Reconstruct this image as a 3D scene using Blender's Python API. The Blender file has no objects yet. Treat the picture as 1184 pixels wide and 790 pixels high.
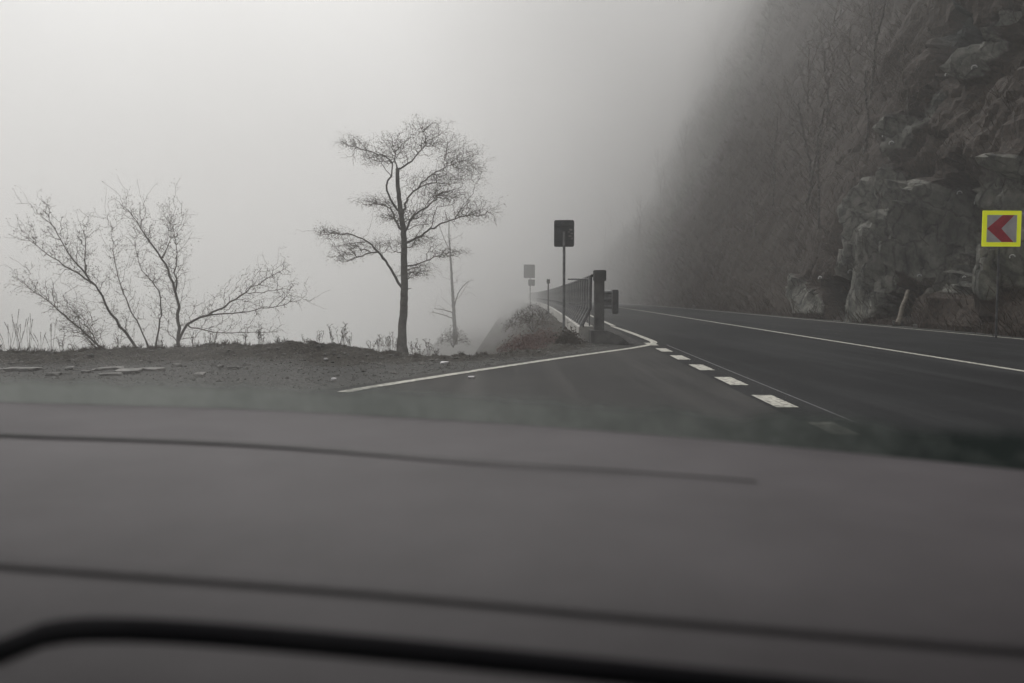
import bpy, bmesh, math, random
import numpy as np
from mathutils import Vector, Matrix, noise, kdtree

random.seed(7); rng = np.random.default_rng(11)
scene = bpy.context.scene
COL = scene.collection
CAM_H = 1.2
F = 900.0
PITCH = math.atan(53.0 / F)
CAM = Vector((0, 0, CAM_H))

# ------------------------------------------------------------------ helpers
def ray(px, py):
    x = (px - 592.0) / F; y = -(py - 395.0) / F
    c, s = math.cos(PITCH), math.sin(PITCH)
    return Vector((x, c + y * s, -s + y * c))
def P(px, py, Y):
    d = ray(px, py); return CAM + d * (Y / d.y)
def G(px, py, z=0.0):
    d = ray(px, py); return CAM + d * ((z - CAM_H) / d.z)

YAW = math.atan(40.0 / F)
FW = Vector((math.sin(YAW), math.cos(YAW), 0)); RT = Vector((math.cos(YAW), -math.sin(YAW), 0))
def shift(s):
    q = min(90.0, max(0.0, s - 60.0)); return -0.0006 * q * q - (.108 * (s - 150) if s > 150 else 0)
def R(s, u, z=0.0):
    p = FW * s + RT * (u + shift(s)); return Vector((p.x, p.y, z))

def link(o, parent=None):
    COL.objects.link(o)
    if parent is not None: o.parent = parent
    return o
def mesh_obj(name, verts, faces, mat=None, parent=None, smooth=False, mats=None, fm=None):
    me = bpy.data.meshes.new(name)
    me.from_pydata([tuple(v) for v in verts], [], faces)
    if mats:
        for m in mats: me.materials.append(m)
        if fm is not None: me.polygons.foreach_set('material_index', fm)
    elif mat: me.materials.append(mat)
    if smooth: me.polygons.foreach_set('use_smooth', [True] * len(me.polygons))
    me.update()
    return link(bpy.data.objects.new(name, me), parent)
def bm_obj(name, bm, mat, parent=None, smooth=False, bevel=0):
    me = bpy.data.meshes.new(name)
    if bevel:
        bmesh.ops.bevel(bm, geom=list(bm.edges), offset=bevel, segments=2, affect='EDGES')
    bmesh.ops.recalc_face_normals(bm, faces=bm.faces)
    bm.to_mesh(me); bm.free(); me.materials.append(mat)
    if smooth: me.polygons.foreach_set('use_smooth', [True] * len(me.polygons))
    return link(bpy.data.objects.new(name, me), parent)
def empty(name, loc, rz=0.0):
    o = bpy.data.objects.new(name, None); o.location = loc; o.rotation_euler = (0, 0, rz)
    o.empty_display_size = 0.1
    return link(o)
def tag(o, label=None, cat=None, group=None, kind=None):
    if label: o['label'] = label
    if cat: o['category'] = cat
    if group: o['group'] = group
    if kind: o['kind'] = kind
    return o
def struct(o): o['kind'] = 'structure'; return o
def add_box(bm, c, size, rot=None):
    r = bmesh.ops.create_cube(bm, size=1.0)
    M = Matrix.Translation(c) @ (rot.to_4x4() if rot else Matrix.Identity(4)) @ Matrix.Diagonal((*size, 1))
    bmesh.ops.transform(bm, matrix=M, verts=r['verts'])
    return r['verts']
def add_cyl(bm, a, b, r1, r2=None, n=12):
    a = Vector(a); b = Vector(b); d = b - a
    r = bmesh.ops.create_cone(bm, cap_ends=True, segments=n, radius1=r1, radius2=r2 if r2 is not None else r1, depth=d.length)
    M = Matrix.Translation((a + b) / 2) @ d.to_track_quat('Z', 'Y').to_matrix().to_4x4()
    bmesh.ops.transform(bm, matrix=M, verts=r['verts'])
def fbm(p, o=4, sc=1.0): return noise.fractal(Vector(p) * sc, 0.9, 2.1, o)

# ------------------------------------------------------------------ materials
def newmat(name):
    m = bpy.data.materials.new(name); m.use_nodes = True
    nt = m.node_tree; b = nt.nodes['Principled BSDF']
    return m, nt, b
def N(nt, t, **kw):
    n = nt.nodes.new(t)
    for k, v in kw.items():
        if k in n.inputs: n.inputs[k].default_value = v
        else: setattr(n, k, v)
    return n
def noise_mat(name, c1, c2, scale=5, rough=0.85, bump=0.3, bscale=None, c3=None, metal=0, spec=0.3, bdist=0.02, detail=6, lo=0.35, hi=0.65):
    m, nt, b = newmat(name); L = nt.links
    tc = N(nt, 'ShaderNodeTexCoord')
    n1 = N(nt, 'ShaderNodeTexNoise', Scale=scale, Detail=detail)
    L.new(tc.outputs['Object'], n1.inputs['Vector'])
    cr = N(nt, 'ShaderNodeValToRGB'); e = cr.color_ramp.elements
    e[0].position = lo; e[0].color = (*c1, 1); e[1].position = hi; e[1].color = (*c2, 1)
    if c3:
        k = cr.color_ramp.elements.new(0.5); k.color = (*c3, 1)
    L.new(n1.outputs['Fac'], cr.inputs['Fac']); L.new(cr.outputs['Color'], b.inputs['Base Color'])
    b.inputs['Roughness'].default_value = rough; b.inputs['Metallic'].default_value = metal
    b.inputs['Specular IOR Level'].default_value = spec
    if bump:
        n2 = N(nt, 'ShaderNodeTexNoise', Scale=bscale or scale * 6, Detail=5)
        L.new(tc.outputs['Object'], n2.inputs['Vector'])
        bp = N(nt, 'ShaderNodeBump', Strength=bump, Distance=bdist)
        L.new(n2.outputs['Fac'], bp.inputs['Height']); L.new(bp.outputs['Normal'], b.inputs['Normal'])
    return m

M = {}
M['bark'] = noise_mat('bark', (.065, .06, .054), (.13, .12, .108), 6, .95, .4)
M['twig'] = noise_mat('twig', (.08, .07, .06), (.15, .13, .11), 9, .95, 0)
M['leaf'] = noise_mat('dry_leaf', (.05, .042, .028), (.10, .078, .048), 3, .9, 0)
M['redtwig'] = noise_mat('red_twig', (.14, .085, .078), (.22, .145, .13), 4, .95, 0)
M['brush'] = noise_mat('brown_brush', (.03, .022, .016), (.075, .055, .038), 2, .95, 0)
M['concrete'] = noise_mat('concrete', (.36, .35, .33), (.55, .54, .51), 1.8, .9, .3, 30, bdist=.006)
M['dkconcrete'] = noise_mat('dark_concrete', (.07, .07, .072), (.16, .16, .158), 2.5, .9, .3, 30, bdist=.006)
M['rail'] = noise_mat('rail_paint', (.24, .245, .25), (.36, .365, .37), 5, .6, .1, 40, bdist=.002)
M['raildark'] = noise_mat('rail_dark_paint', (.06, .062, .066), (.12, .122, .126), 5, .6, .1, 40, bdist=.002)
M['galv'] = noise_mat('galvanised', (.14, .145, .15), (.28, .285, .29), 7, .55, .1, 40, metal=.4, bdist=.002)
M['signback'] = noise_mat('sign_back', (.038, .043, .05), (.062, .068, .075), 5, .6, .05, 40, bdist=.002)
M['signpale'] = noise_mat('sign_back_reflection', (.15, .14, .14), (.24, .23, .23), 9, .7, 0)
M['stone'] = noise_mat('pale_stone', (.10, .10, .097), (.26, .255, .245), 7, .9, .3, 40)
M['rockgrey'] = noise_mat('loose_rock', (.07, .07, .066), (.16, .155, .145), 3, .9, .5, 18)
M['log'] = noise_mat('weathered_log', (.14, .125, .105), (.26, .235, .2), 6, .9, .3, 30)
M['white'] = noise_mat('anchor_white', (.6, .6, .59), (.8, .8, .78), 8, .7, 0)
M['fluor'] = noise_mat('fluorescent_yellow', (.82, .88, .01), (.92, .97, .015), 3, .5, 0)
_b = M['fluor'].node_tree.nodes['Principled BSDF']; _b.inputs['Emission Color'].default_value = (.75, .8, .01, 1); _b.inputs['Emission Strength'].default_value = .33   # emission added to brighten the fluorescent yellow film
M['signwhite'] = noise_mat('sign_white', (.62, .6, .62), (.78, .76, .78), 4, .45, 0)
M['signred'] = noise_mat('sign_red', (.55, .02, .05), (.7, .035, .07), 4, .45, 0)
M['far'] = noise_mat('far_panel', (.05, .05, .05), (.08, .08, .08), 3, .8, 0)

def asphalt(name, c1, c2, patch, track=False):
    m, nt, b = newmat(name); L = nt.links
    tc = N(nt, 'ShaderNodeTexCoord')
    big = N(nt, 'ShaderNodeTexNoise', Scale=.35, Detail=5); L.new(tc.outputs['Object'], big.inputs['Vector'])
    fine = N(nt, 'ShaderNodeTexNoise', Scale=45, Detail=4); L.new(tc.outputs['Object'], fine.inputs['Vector'])
    mp = N(nt, 'ShaderNodeMapping'); mp.inputs['Scale'].default_value = (1.6, .06, 1); mp.inputs['Rotation'].default_value = (0, 0, YAW)
    L.new(tc.outputs['Object'], mp.inputs['Vector'])
    st = N(nt, 'ShaderNodeTexNoise', Scale=1.0, Detail=6); L.new(mp.outputs['Vector'], st.inputs['Vector'])
    cr = N(nt, 'ShaderNodeValToRGB'); e = cr.color_ramp.elements
    e[0].position = .3; e[0].color = (*c1, 1); e[1].position = .7; e[1].color = (*c2, 1)
    L.new(big.outputs['Fac'], cr.inputs['Fac'])
    mx = N(nt, 'ShaderNodeMix', data_type='RGBA', blend_type='MULTIPLY'); mx.inputs[0].default_value = .6
    cr2 = N(nt, 'ShaderNodeValToRGB'); e = cr2.color_ramp.elements
    e[0].position = .35; e[0].color = (.3, .3, .3, 1); e[1].position = .7; e[1].color = (1.6, 1.6, 1.6, 1)
    L.new(fine.outputs['Fac'], cr2.inputs['Fac'])
    L.new(cr.outputs['Color'], mx.inputs[6]); L.new(cr2.outputs['Color'], mx.inputs[7])
    mx2 = N(nt, 'ShaderNodeMix', data_type='RGBA', blend_type='MIX')
    cr3 = N(nt, 'ShaderNodeValToRGB'); e = cr3.color_ramp.elements
    e[0].position = .5; e[0].color = (0, 0, 0, 1); e[1].position = .7; e[1].color = (.55, .55, .55, 1)
    L.new(st.outputs['Fac'], cr3.inputs['Fac']); L.new(cr3.outputs['Color'], mx2.inputs[0])
    L.new(mx.outputs[2], mx2.inputs[6]); mx2.inputs[7].default_value = (*patch, 1)
    L.new(mx2.outputs[2], b.inputs['Base Color'])
    rr = N(nt, 'ShaderNodeMapRange'); rr.inputs['To Min'].default_value = .8; rr.inputs['To Max'].default_value = .97
    L.new(big.outputs['Fac'], rr.inputs['Value']); L.new(rr.outputs['Result'], b.inputs['Roughness'])
    b.inputs['Specular IOR Level'].default_value = .08
    bp = N(nt, 'ShaderNodeBump', Strength=.5, Distance=.01); L.new(fine.outputs['Fac'], bp.inputs['Height']); L.new(bp.outputs['Normal'], b.inputs['Normal'])
    return m
M['road'] = asphalt('road_asphalt', (.012, .013, .0145), (.026, .0275, .029), (.042, .0435, .045))
M['layby'] = asphalt('layby_asphalt', (.026, .026, .027), (.05, .0495, .048), (.085, .083, .079))

def paint():
    m, nt, b = newmat('road_paint'); L = nt.links
    tc = N(nt, 'ShaderNodeTexCoord')
    n1 = N(nt, 'ShaderNodeTexNoise', Scale=14, Detail=8); L.new(tc.outputs['Object'], n1.inputs['Vector'])
    cr = N(nt, 'ShaderNodeValToRGB'); e = cr.color_ramp.elements
    e[0].position = .36; e[0].color = (.12, .115, .10, 1); e[1].position = .54; e[1].color = (.5, .49, .43, 1)
    L.new(n1.outputs['Fac'], cr.inputs['Fac']); L.new(cr.outputs['Color'], b.inputs['Base Color'])
    b.inputs['Roughness'].default_value = .7
    return m
M['paint'] = paint()
def paint_worn():
    m, nt, b = newmat('worn_line_paint'); L = nt.links
    tc = N(nt, 'ShaderNodeTexCoord')
    n1 = N(nt, 'ShaderNodeTexNoise', Scale=9, Detail=8); L.new(tc.outputs['Object'], n1.inputs['Vector'])
    cr = N(nt, 'ShaderNodeValToRGB'); e = cr.color_ramp.elements
    e[0].position = .36; e[0].color = (.1, .1, .09, 1); e[1].position = .55; e[1].color = (.5, .49, .42, 1)
    L.new(n1.outputs['Fac'], cr.inputs['Fac']); L.new(cr.outputs['Color'], b.inputs['Base Color'])
    b.inputs['Roughness'].default_value = .75
    return m
M['paintworn'] = paint_worn()

def ground_mat():
    m, nt, b = newmat('gravel_and_soil'); L = nt.links
    tc = N(nt, 'ShaderNodeTexCoord')
    at = N(nt, 'ShaderNodeAttribute', attribute_name='soil')
    f = N(nt, 'ShaderNodeTexNoise', Scale=22, Detail=6); L.new(tc.outputs['Object'], f.inputs['Vector'])
    g = N(nt, 'ShaderNodeTexNoise', Scale=1.3, Detail=5); L.new(tc.outputs['Object'], g.inputs['Vector'])
    a = N(nt, 'ShaderNodeValToRGB'); e = a.color_ramp.elements
    e[0].position = .35; e[0].color = (.03, .031, .031, 1); e[1].position = .68; e[1].color = (.10, .10, .095, 1)
    L.new(f.outputs['Fac'], a.inputs['Fac'])
    s = N(nt, 'ShaderNodeValToRGB'); e = s.color_ramp.elements
    e[0].position = .38; e[0].color = (.018, .0165, .014, 1); e[1].position = .68; e[1].color = (.062, .055, .046, 1)
    L.new(f.outputs['Fac'], s.inputs['Fac'])
    ad = N(nt, 'ShaderNodeMath', operation='MULTIPLY_ADD'); ad.inputs[1].default_value = .5; 
    L.new(g.outputs['Fac'], ad.inputs[0]); L.new(at.outputs['Fac'], ad.inputs[2])
    mr = N(nt, 'ShaderNodeMapRange'); mr.inputs['From Min'].default_value = .45; mr.inputs['From Max'].default_value = .9
    L.new(ad.outputs[0], mr.inputs['Value'])
    mx = N(nt, 'ShaderNodeMix', data_type='RGBA'); L.new(mr.outputs['Result'], mx.inputs[0])
    L.new(a.outputs['Color'], mx.inputs[6]); L.new(s.outputs['Color'], mx.inputs[7])
    L.new(mx.outputs[2], b.inputs['Base Color']); b.inputs['Roughness'].default_value = .95
    b.inputs['Specular IOR Level'].default_value = .15
    bp = N(nt, 'ShaderNodeBump', Strength=.8, Distance=.03); L.new(f.outputs['Fac'], bp.inputs['Height']); L.new(bp.outputs['Normal'], b.inputs['Normal'])
    return m
M['ground'] = ground_mat()

def cliff_mat():
    m, nt, b = newmat('cliff_rock_and_litter'); L = nt.links
    tc = N(nt, 'ShaderNodeTexCoord')
    at = N(nt, 'ShaderNodeAttribute', attribute_name='rock')
    mp = N(nt, 'ShaderNodeMapping'); mp.inputs['Rotation'].default_value = (.2, .7, .5); mp.inputs['Scale'].default_value = (1.2, 1.2, .75)
    L.new(tc.outputs['Object'], mp.inputs['Vector'])
    f = N(nt, 'ShaderNodeTexNoise', Scale=1.6, Detail=9, Roughness=.65); L.new(mp.outputs['Vector'], f.inputs['Vector'])
    f2 = N(nt, 'ShaderNodeTexNoise', Scale=6, Detail=8, Roughness=.7); L.new(tc.outputs['Object'], f2.inputs['Vector'])
    rk = N(nt, 'ShaderNodeValToRGB'); e = rk.color_ramp.elements
    e[0].position = .38; e[0].color = (.085, .089, .08, 1); e[1].position = .64; e[1].color = (.27, .265, .235, 1)
    L.new(f.outputs['Fac'], rk.inputs['Fac'])
    so = N(nt, 'ShaderNodeValToRGB'); e = so.color_ramp.elements
    e[0].position = .36; e[0].color = (.013, .010, .008, 1); e[1].position = .68; e[1].color = (.055, .039, .029, 1)
    L.new(f2.outputs['Fac'], so.inputs['Fac'])
    ad = N(nt, 'ShaderNodeMath', operation='MULTIPLY_ADD'); ad.inputs[1].default_value = .5
    L.new(f2.outputs['Fac'], ad.inputs[0]); L.new(at.outputs['Fac'], ad.inputs[2])
    mr = N(nt, 'ShaderNodeMapRange'); mr.inputs['From Min'].default_value = .6; mr.inputs['From Max'].default_value = .85
    L.new(ad.outputs[0], mr.inputs['Value'])
    mx = N(nt, 'ShaderNodeMix', data_type='RGBA'); L.new(mr.outputs['Result'], mx.inputs[0])
    L.new(so.outputs['Color'], mx.inputs[6]); L.new(rk.outputs['Color'], mx.inputs[7])
    wa = N(nt, 'ShaderNodeAttribute', attribute_name='recess_shade')
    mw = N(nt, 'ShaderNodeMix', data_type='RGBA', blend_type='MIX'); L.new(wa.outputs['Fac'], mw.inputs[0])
    dk = N(nt, 'ShaderNodeMix', data_type='RGBA', blend_type='MULTIPLY'); dk.inputs[0].default_value = 1; L.new(mx.outputs[2], dk.inputs[6]); dk.inputs[7].default_value = (.16, .20, .20, 1)  # darkened rock colour paints in the shade of the recesses
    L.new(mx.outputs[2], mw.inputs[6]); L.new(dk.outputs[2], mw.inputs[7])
    L.new(mw.outputs[2], b.inputs['Base Color']); b.inputs['Roughness'].default_value = .85
    b.inputs['Specular IOR Level'].default_value = .2
    vo = N(nt, 'ShaderNodeTexVoronoi', feature='DISTANCE_TO_EDGE', Scale=.9); wv_ = N(nt, 'ShaderNodeVectorMath', operation='ADD'); wn_ = N(nt, 'ShaderNodeTexNoise', Scale=1.3, Detail=5)
    L.new(mp.outputs['Vector'], wn_.inputs['Vector']); L.new(mp.outputs['Vector'], wv_.inputs[0]); L.new(wn_.outputs['Color'], wv_.inputs[1]); L.new(wv_.outputs[0], vo.inputs['Vector'])
    vm = N(nt, 'ShaderNodeMapRange'); vm.inputs['From Max'].default_value = .07; vm.inputs['To Min'].default_value = .5; vm.inputs['To Max'].default_value = 1; L.new(vo.outputs['Distance'], vm.inputs['Value'])
    rc_ = N(nt, 'ShaderNodeMix', data_type='RGBA', blend_type='MULTIPLY'); rc_.inputs[0].default_value = 1
    L.new(rk.outputs['Color'], rc_.inputs[6]); L.new(vm.outputs['Result'], rc_.inputs[7]); L.new(rc_.outputs[2], mx.inputs[7])
    s0 = N(nt, 'ShaderNodeMath', operation='MULTIPLY_ADD'); s0.inputs[1].default_value = 1.2; L.new(vm.outputs['Result'], s0.inputs[0]); L.new(f.outputs['Fac'], s0.inputs[2])
    sm = N(nt, 'ShaderNodeMath', operation='ADD'); L.new(s0.outputs[0], sm.inputs[0]); L.new(f2.outputs['Fac'], sm.inputs[1])
    bp = N(nt, 'ShaderNodeBump', Strength=.7, Distance=.10); bs_ = N(nt, 'ShaderNodeMapRange'); bs_.inputs['To Min'].default_value = .25; bs_.inputs['To Max'].default_value = .85; L.new(at.outputs['Fac'], bs_.inputs['Value']); L.new(bs_.outputs['Result'], bp.inputs['Strength'])
    L.new(sm.outputs[0], bp.inputs['Height']); L.new(bp.outputs['Normal'], b.inputs['Normal'])
    return m
M['cliff'] = cliff_mat()
M['water'] = noise_mat('river_water', (.3, .31, .3), (.38, .39, .38), 1, .3, .1, 3, spec=.5)

# ------------------------------------------------------------------ terrain
BND = [(-200, 18), (-60, 15.5), (-14, 14.9), (-10.0, 15.2), (-8, 15.7), (-5.6, 16.4), (-4.2, 16.5), (-3.2, 16.0), (-2.2, 15.2),
       (-0.9, 14.7), (0.1, 15.4), (0.9, 16.9), (1.45, 18.6), (1.75, 19.6), (2.05, 30), (2.6, 50), (3.2, 90), (2.9, 150), (-2, 200), (-12, 250), (-35, 320)]
BA = np.array(BND[:-1], float); BB = np.array(BND[1:], float)
def bdist(x, y):
    "signed distance beyond the bank edge (positive = out over the valley)"
    p = np.array((x, y)); d = BB - BA; w = p - BA
    t = np.clip((w * d).sum(1) / (d * d).sum(1), 0, 1)
    q = BA + d * t[:, None] - p
    dd = (q * q).sum(1); i = int(dd.argmin())
    cr = d[i, 0] * w[i, 1] - d[i, 1] * w[i, 0]
    return math.sqrt(dd[i]) * (1 if cr > 0 else -1)
def sst(a, b, x):
    t = min(1, max(0, (x - a) / (b - a))); return t * t * (3 - 2 * t)
def terrain(x, y, fine=True):
    d = bdist(x, y)
    z = 0.0
    left = 1 - sst(-3.8, -1.6, x)
    if d > 0:
        z = -1.9 * sst(0.1, 4.5, d) - 0.035 * min(d, 14) - (5.0 * sst(11, 22, d))
        z -= left * 2.2 * sst(1.0, 7, d)
    if y > 4 and x < 2.2 and y < 40:
        band = math.exp(-((d + .25 * left) / (.35 + .4 * left)) ** 2)
        nz = noise.noise(Vector((x * .7, y * .7, 3)))
        hump = .04 + .07 * left + .09 * math.exp(-((x + 5) / 1.6) ** 2)
        z += band * hump * (1 + .7 * nz)
    wq = sst(-3.0, -1.0, x); edge = sst(-3.4 * (1 - wq) - .7 * wq, -.2 + .15 * wq, d)
    if fine:
        grav = sst(-.3, -1.2, x - (-2.09 + (y - 9.56) * .584)) * sst(-8, -3, d) * (1 if y < 20 else 0)
        amp = .006 + .075 * edge + .014 * grav
        z += amp * fbm((x, y, 0), 4, 2.3) + .5 * amp * fbm((x, y, 7), 3, 9)
    return z, d, edge
def axis(segs):
    out = []
    for a, b, st in segs:
        out += list(np.arange(a, b, st))
    out.append(segs[-1][1]); return out
xs = axis([(-220, -60, 12), (-60, -20, 2.5), (-20, -12, .5), (-12, 3, .09), (3, 8, .5), (8, 40, 4), (40, 200, 20)])
ys = axis([(-60, 0, 8), (0, 8, 1), (8, 19.6, .09), (19.6, 30, .35), (30, 70, 1.2), (70, 330, 8)])
vs = []; soil = []
for y in ys:
    for x in xs:
        z, d, e = terrain(x, y)
        if x > 2.6: z = min(z, -.02) if d < 0 else z
        vs.append((x, y, z - .006 if d < -.3 else z)); soil.append(e if d < 1 else 1.0)
nx = len(xs)
fs = [(j * nx + i, j * nx + i + 1, (j + 1) * nx + i + 1, (j + 1) * nx + i) for j in range(len(ys) - 1) for i in range(nx - 1)]
gr = struct(mesh_obj('ground', vs, fs, M['ground'], smooth=True))
at = gr.data.attributes.new('soil', 'FLOAT', 'POINT'); at.data.foreach_set('value', soil)

# river, and hills added to darken the fog at the left
vs = []; n_ = 30
for i in range(n_ + 1):
    for j in range(13):
        y = 25 + i * 11; x = -40 - j * 7; h = 30 * sst(0, 1, j / 12) * (.75 + .25 * noise.noise(Vector((y * .01, j * .1, 4)))) + 3 * fbm((x * .05, y * .05, 0), 3)
        vs.append((x, y, h - 9))
struct(mesh_obj('darkening_hills', vs, [(i * 13 + j, (i + 1) * 13 + j, (i + 1) * 13 + j + 1, i * 13 + j + 1) for i in range(n_) for j in range(12)], M['brush'], smooth=True))
struct(mesh_obj('river', [(-600, -100, -6.4), (40, -100, -6.4), (40, 600, -6.4), (-600, 600, -6.4)], [(0, 1, 2, 3)], M['water']))

def strip(name, f0, f1, s0, s1, n, z, mat):
    v = []; f = []
    for i in range(n + 1):
        s = s0 + (s1 - s0) * i / n
        v.append(R(s, f0, z)); v.append(R(s, f1, z))
        if i: k = 2 * i; f.append((k - 2, k - 1, k + 1, k))
    return struct(mesh_obj(name, v, f, mat))
ROAD_L = 2.40
strip('road', ROAD_L, 13.6, -30, 320, 140, .004, M['road'])
strip('centre_line', 7.49, 7.62, -30, 300, 140, .009, M['paint'])
strip('edge_line', 13.02, 13.15, -30, 300, 140, .009, M['paintworn'])
strip('edge_line', 2.56, 2.74, 31.0, 300, 120, .009, M['paint'])
strip('tar_seam', 2.90, 2.925, 4, 19, 20, .008, M['raildark'])
for k in range(-4, 6):
    a = 8.4 + 2.08 * k
    if k == -1: a = 6.75
    struct(mesh_obj('edge_dash', [R(a, 2.46, .009), R(a, 2.70, .009), R(a + (1.02 if k != -1 else .66), 2.70, .009), R(a + (1.02 if k != -1 else .66), 2.46, .009)], [(0, 1, 2, 3)], M['paint']))

def ribbon(name, pts, w, z, mat):
    # dense smooth polyline
    P2 = []
    for i in range(len(pts) - 1):
        p0 = pts[max(i - 1, 0)]; p1 = pts[i]; p2 = pts[i + 1]; p3 = pts[min(i + 2, len(pts) - 1)]
        for k in range(8):
            t = k / 8
            P2.append(0.5 * ((2 * p1) + (p2 - p0) * t + (2 * p0 - 5 * p1 + 4 * p2 - p3) * t * t + (3 * p1 - p0 - 3 * p2 + p3) * t ** 3))
    P2.append(pts[-1]); v = []; f = []
    for i, p in enumerate(P2):
        t = (P2[min(i + 1, len(P2) - 1)] - P2[max(i - 1, 0)]); t.z = 0; t.normalize(); n = Vector((-t.y, t.x, 0))
        ww = w * (1 + .10 * noise.noise(p * 2.2))
        a = p + n * ww / 2; b = p - n * ww / 2; v += [(a.x, a.y, z), (b.x, b.y, z)]
        if i: k = 2 * i; f.append((k - 2, k - 1, k + 1, k))
    return struct(mesh_obj(name, v, f, mat)), P2
lp = [G(*q) for q in [(396, 454.5), (430, 448.5), (480, 440.5), (560, 428), (640, 416), (700, 407.5), (735, 402.5), (752, 399)]]
_, LINE = ribbon('layby_line', lp, .17, .0135, M['paint'])
lq = [G(*q) for q in [(752, 399.3), (756, 396.5), (749, 393), (735, 387.5), (720, 382), (708, 378)]]
ribbon('layby_line', lq, .17, .0175, M['paint'])

# lay-by asphalt
outer = []
for i in range(0, len(LINE), 4):
    p = LINE[i]; n = Vector((-.86, .5, 0))
    j = .35 + .12 * noise.noise(Vector((p.x * 1.5, p.y * 1.5, 0)))
    outer.append(p + n * j)
outer = [Vector((-9, -25, 0)), Vector((-7.5, 3, 0)), Vector((-5.2, 6.5, 0))] + outer + [R(21, ROAD_L), R(21, ROAD_L - .0)]
right = [R(s, ROAD_L) for s in (21, 15, 10, 5, 0, -25)]
poly = [(p.x, p.y, .0045) for p in outer[:-1]] + [(p.x, p.y, .0045) for p in right]
bm = bmesh.new(); bvs = [bm.verts.new(q) for q in poly]
bm.faces.new(bvs); bmesh.ops.triangulate(bm, faces=bm.faces)
struct(bm_obj('layby_asphalt', bm, M['layby']))
# apron between wall, road edge and painted nose
ap = [R(21, ROAD_L), R(300, ROAD_L)]
strip('road_shoulder', 1.25, ROAD_L, 19.3, 320, 120, .003, M['layby'])

# ------------------------------------------------------------------ cliff / hillside on the right
C1, S1_, C2, S2_ = math.cos(math.radians(74)), math.sin(math.radians(74)), math.cos(math.radians(66)), math.sin(math.radians(66))
def base_u(z):
    zb = 8 * S1_
    return 14.0 + (C1 / S1_) * min(z, zb) + max(0, z - zb) * C2 / S2_
def st_of(px, py):
    d = ray(px, py); lo, hi = 5.0, 200.0
    for _ in range(40):
        m = (lo + hi) / 2; p = CAM + d * m
        if p.dot(RT) > base_u(max(0, p.z)): hi = m
        else: lo = m
    p = CAM + d * lo; z = max(0, p.z); zb = 8 * S1_
    return p.dot(FW), (z / S1_ if z < zb else 8 + (z - zb) / S2_)
def zp(*q): return np.array([st_of(810 + a / 1.797, b / 1.797) for a, b in q])
# outcrops as outlines on the slope: polygon, push outwards (m), rockiness, shade painted into the colour, edge softness
FEATS = [
 (zp((308, 668), (305, 560), (345, 528), (350, 480), (400, 420), (450, 372), (486, 378), (470, 430), (442, 485), (425, 560), (402, 602), (368, 662)), 1.5, 1.0, 0, .45),
 (zp((385, 500), (440, 440), (482, 385), (486, 500), (455, 560), (430, 575)), .5, .9, .25, .4),
 (zp((305, 455), (340, 390), (400, 345), (432, 355), (385, 425), (350, 470), (312, 500)), .9, .8, .1, .5),
 (zp((372, 330), (385, 270), (440, 230), (470, 180), (500, 170), (490, 250), (440, 320), (395, 345)), .8, .6, .2, .6),
 (zp((535, 160), (540, 60), (575, 20), (630, 0), (620, 80), (600, 130), (570, 165)), 1.3, 1.0, 0, .5),
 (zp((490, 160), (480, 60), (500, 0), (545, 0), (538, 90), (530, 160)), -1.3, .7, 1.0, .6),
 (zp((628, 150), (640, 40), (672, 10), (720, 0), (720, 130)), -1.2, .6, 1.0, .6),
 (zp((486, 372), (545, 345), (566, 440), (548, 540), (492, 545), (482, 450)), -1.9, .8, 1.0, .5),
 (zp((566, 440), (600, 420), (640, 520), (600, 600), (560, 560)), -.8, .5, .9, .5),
 (zp((480, 556), (532, 548), (548, 582), (510, 602), (484, 600)), 1.0, .9, .1, .3),
 (zp((592, 590), (625, 586), (630, 660), (590, 664)), .5, .7, .4, .25),
 (zp((188, 600), (215, 578), (240, 590), (262, 620), (262, 655), (200, 650)), .9, .8, .1, .5),
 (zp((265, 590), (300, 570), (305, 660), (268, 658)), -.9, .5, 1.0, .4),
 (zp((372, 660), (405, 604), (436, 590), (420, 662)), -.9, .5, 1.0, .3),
 (zp((420, 345), (500, 255), (600, 170), (720, 110), (720, 330), (600, 340), (500, 330), (430, 365)), .15, -.6, 0, 1.0),
 (zp((440, 610), (560, 610), (720, 640), (720, 720), (430, 690)), .2, -.6, 0, .6),
]
def features(s, t):
    f = 0.0; rk_ = 0.0; rshade = 0.0
    if s > 75 or s < 15: return f, rk_, rshade
    j = .35 * noise.noise(Vector((s * .9, t * .9, 0))) + .12 * noise.noise(Vector((s * 3, t * 3, 0)))
    pt = np.array((s, t))
    for poly, push, rock, recess_shade, soft in FEATS:
        sw = .5 * soft * (1 + s / 60)
        if s < poly[:, 0].min() - sw or s > poly[:, 0].max() + sw or t < poly[:, 1].min() - sw or t > poly[:, 1].max() + sw: continue
        a = poly; b = np.roll(poly, -1, 0); d = b - a; w = pt - a
        q = w - d * np.clip((w * d).sum(1) / (d * d).sum(1), 0, 1)[:, None]; dist = math.sqrt((q * q).sum(1).min())
        c = ((a[:, 1] <= t) != (b[:, 1] <= t)) & (s < a[:, 0] + (t - a[:, 1]) * (b[:, 0] - a[:, 0]) / np.where(d[:, 1] == 0, 1e-9, d[:, 1]))
        ins = c.sum() % 2 == 1
        k = sst(-sw * .5, sw * .5, (dist if ins else -dist) + j * sw)
        if k <= 0: continue
        f += push * k; rshade = max(rshade, recess_shade * k)
        rk_ = rk_ * (1 - k) + rock * k
    return f, rk_, rshade
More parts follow.
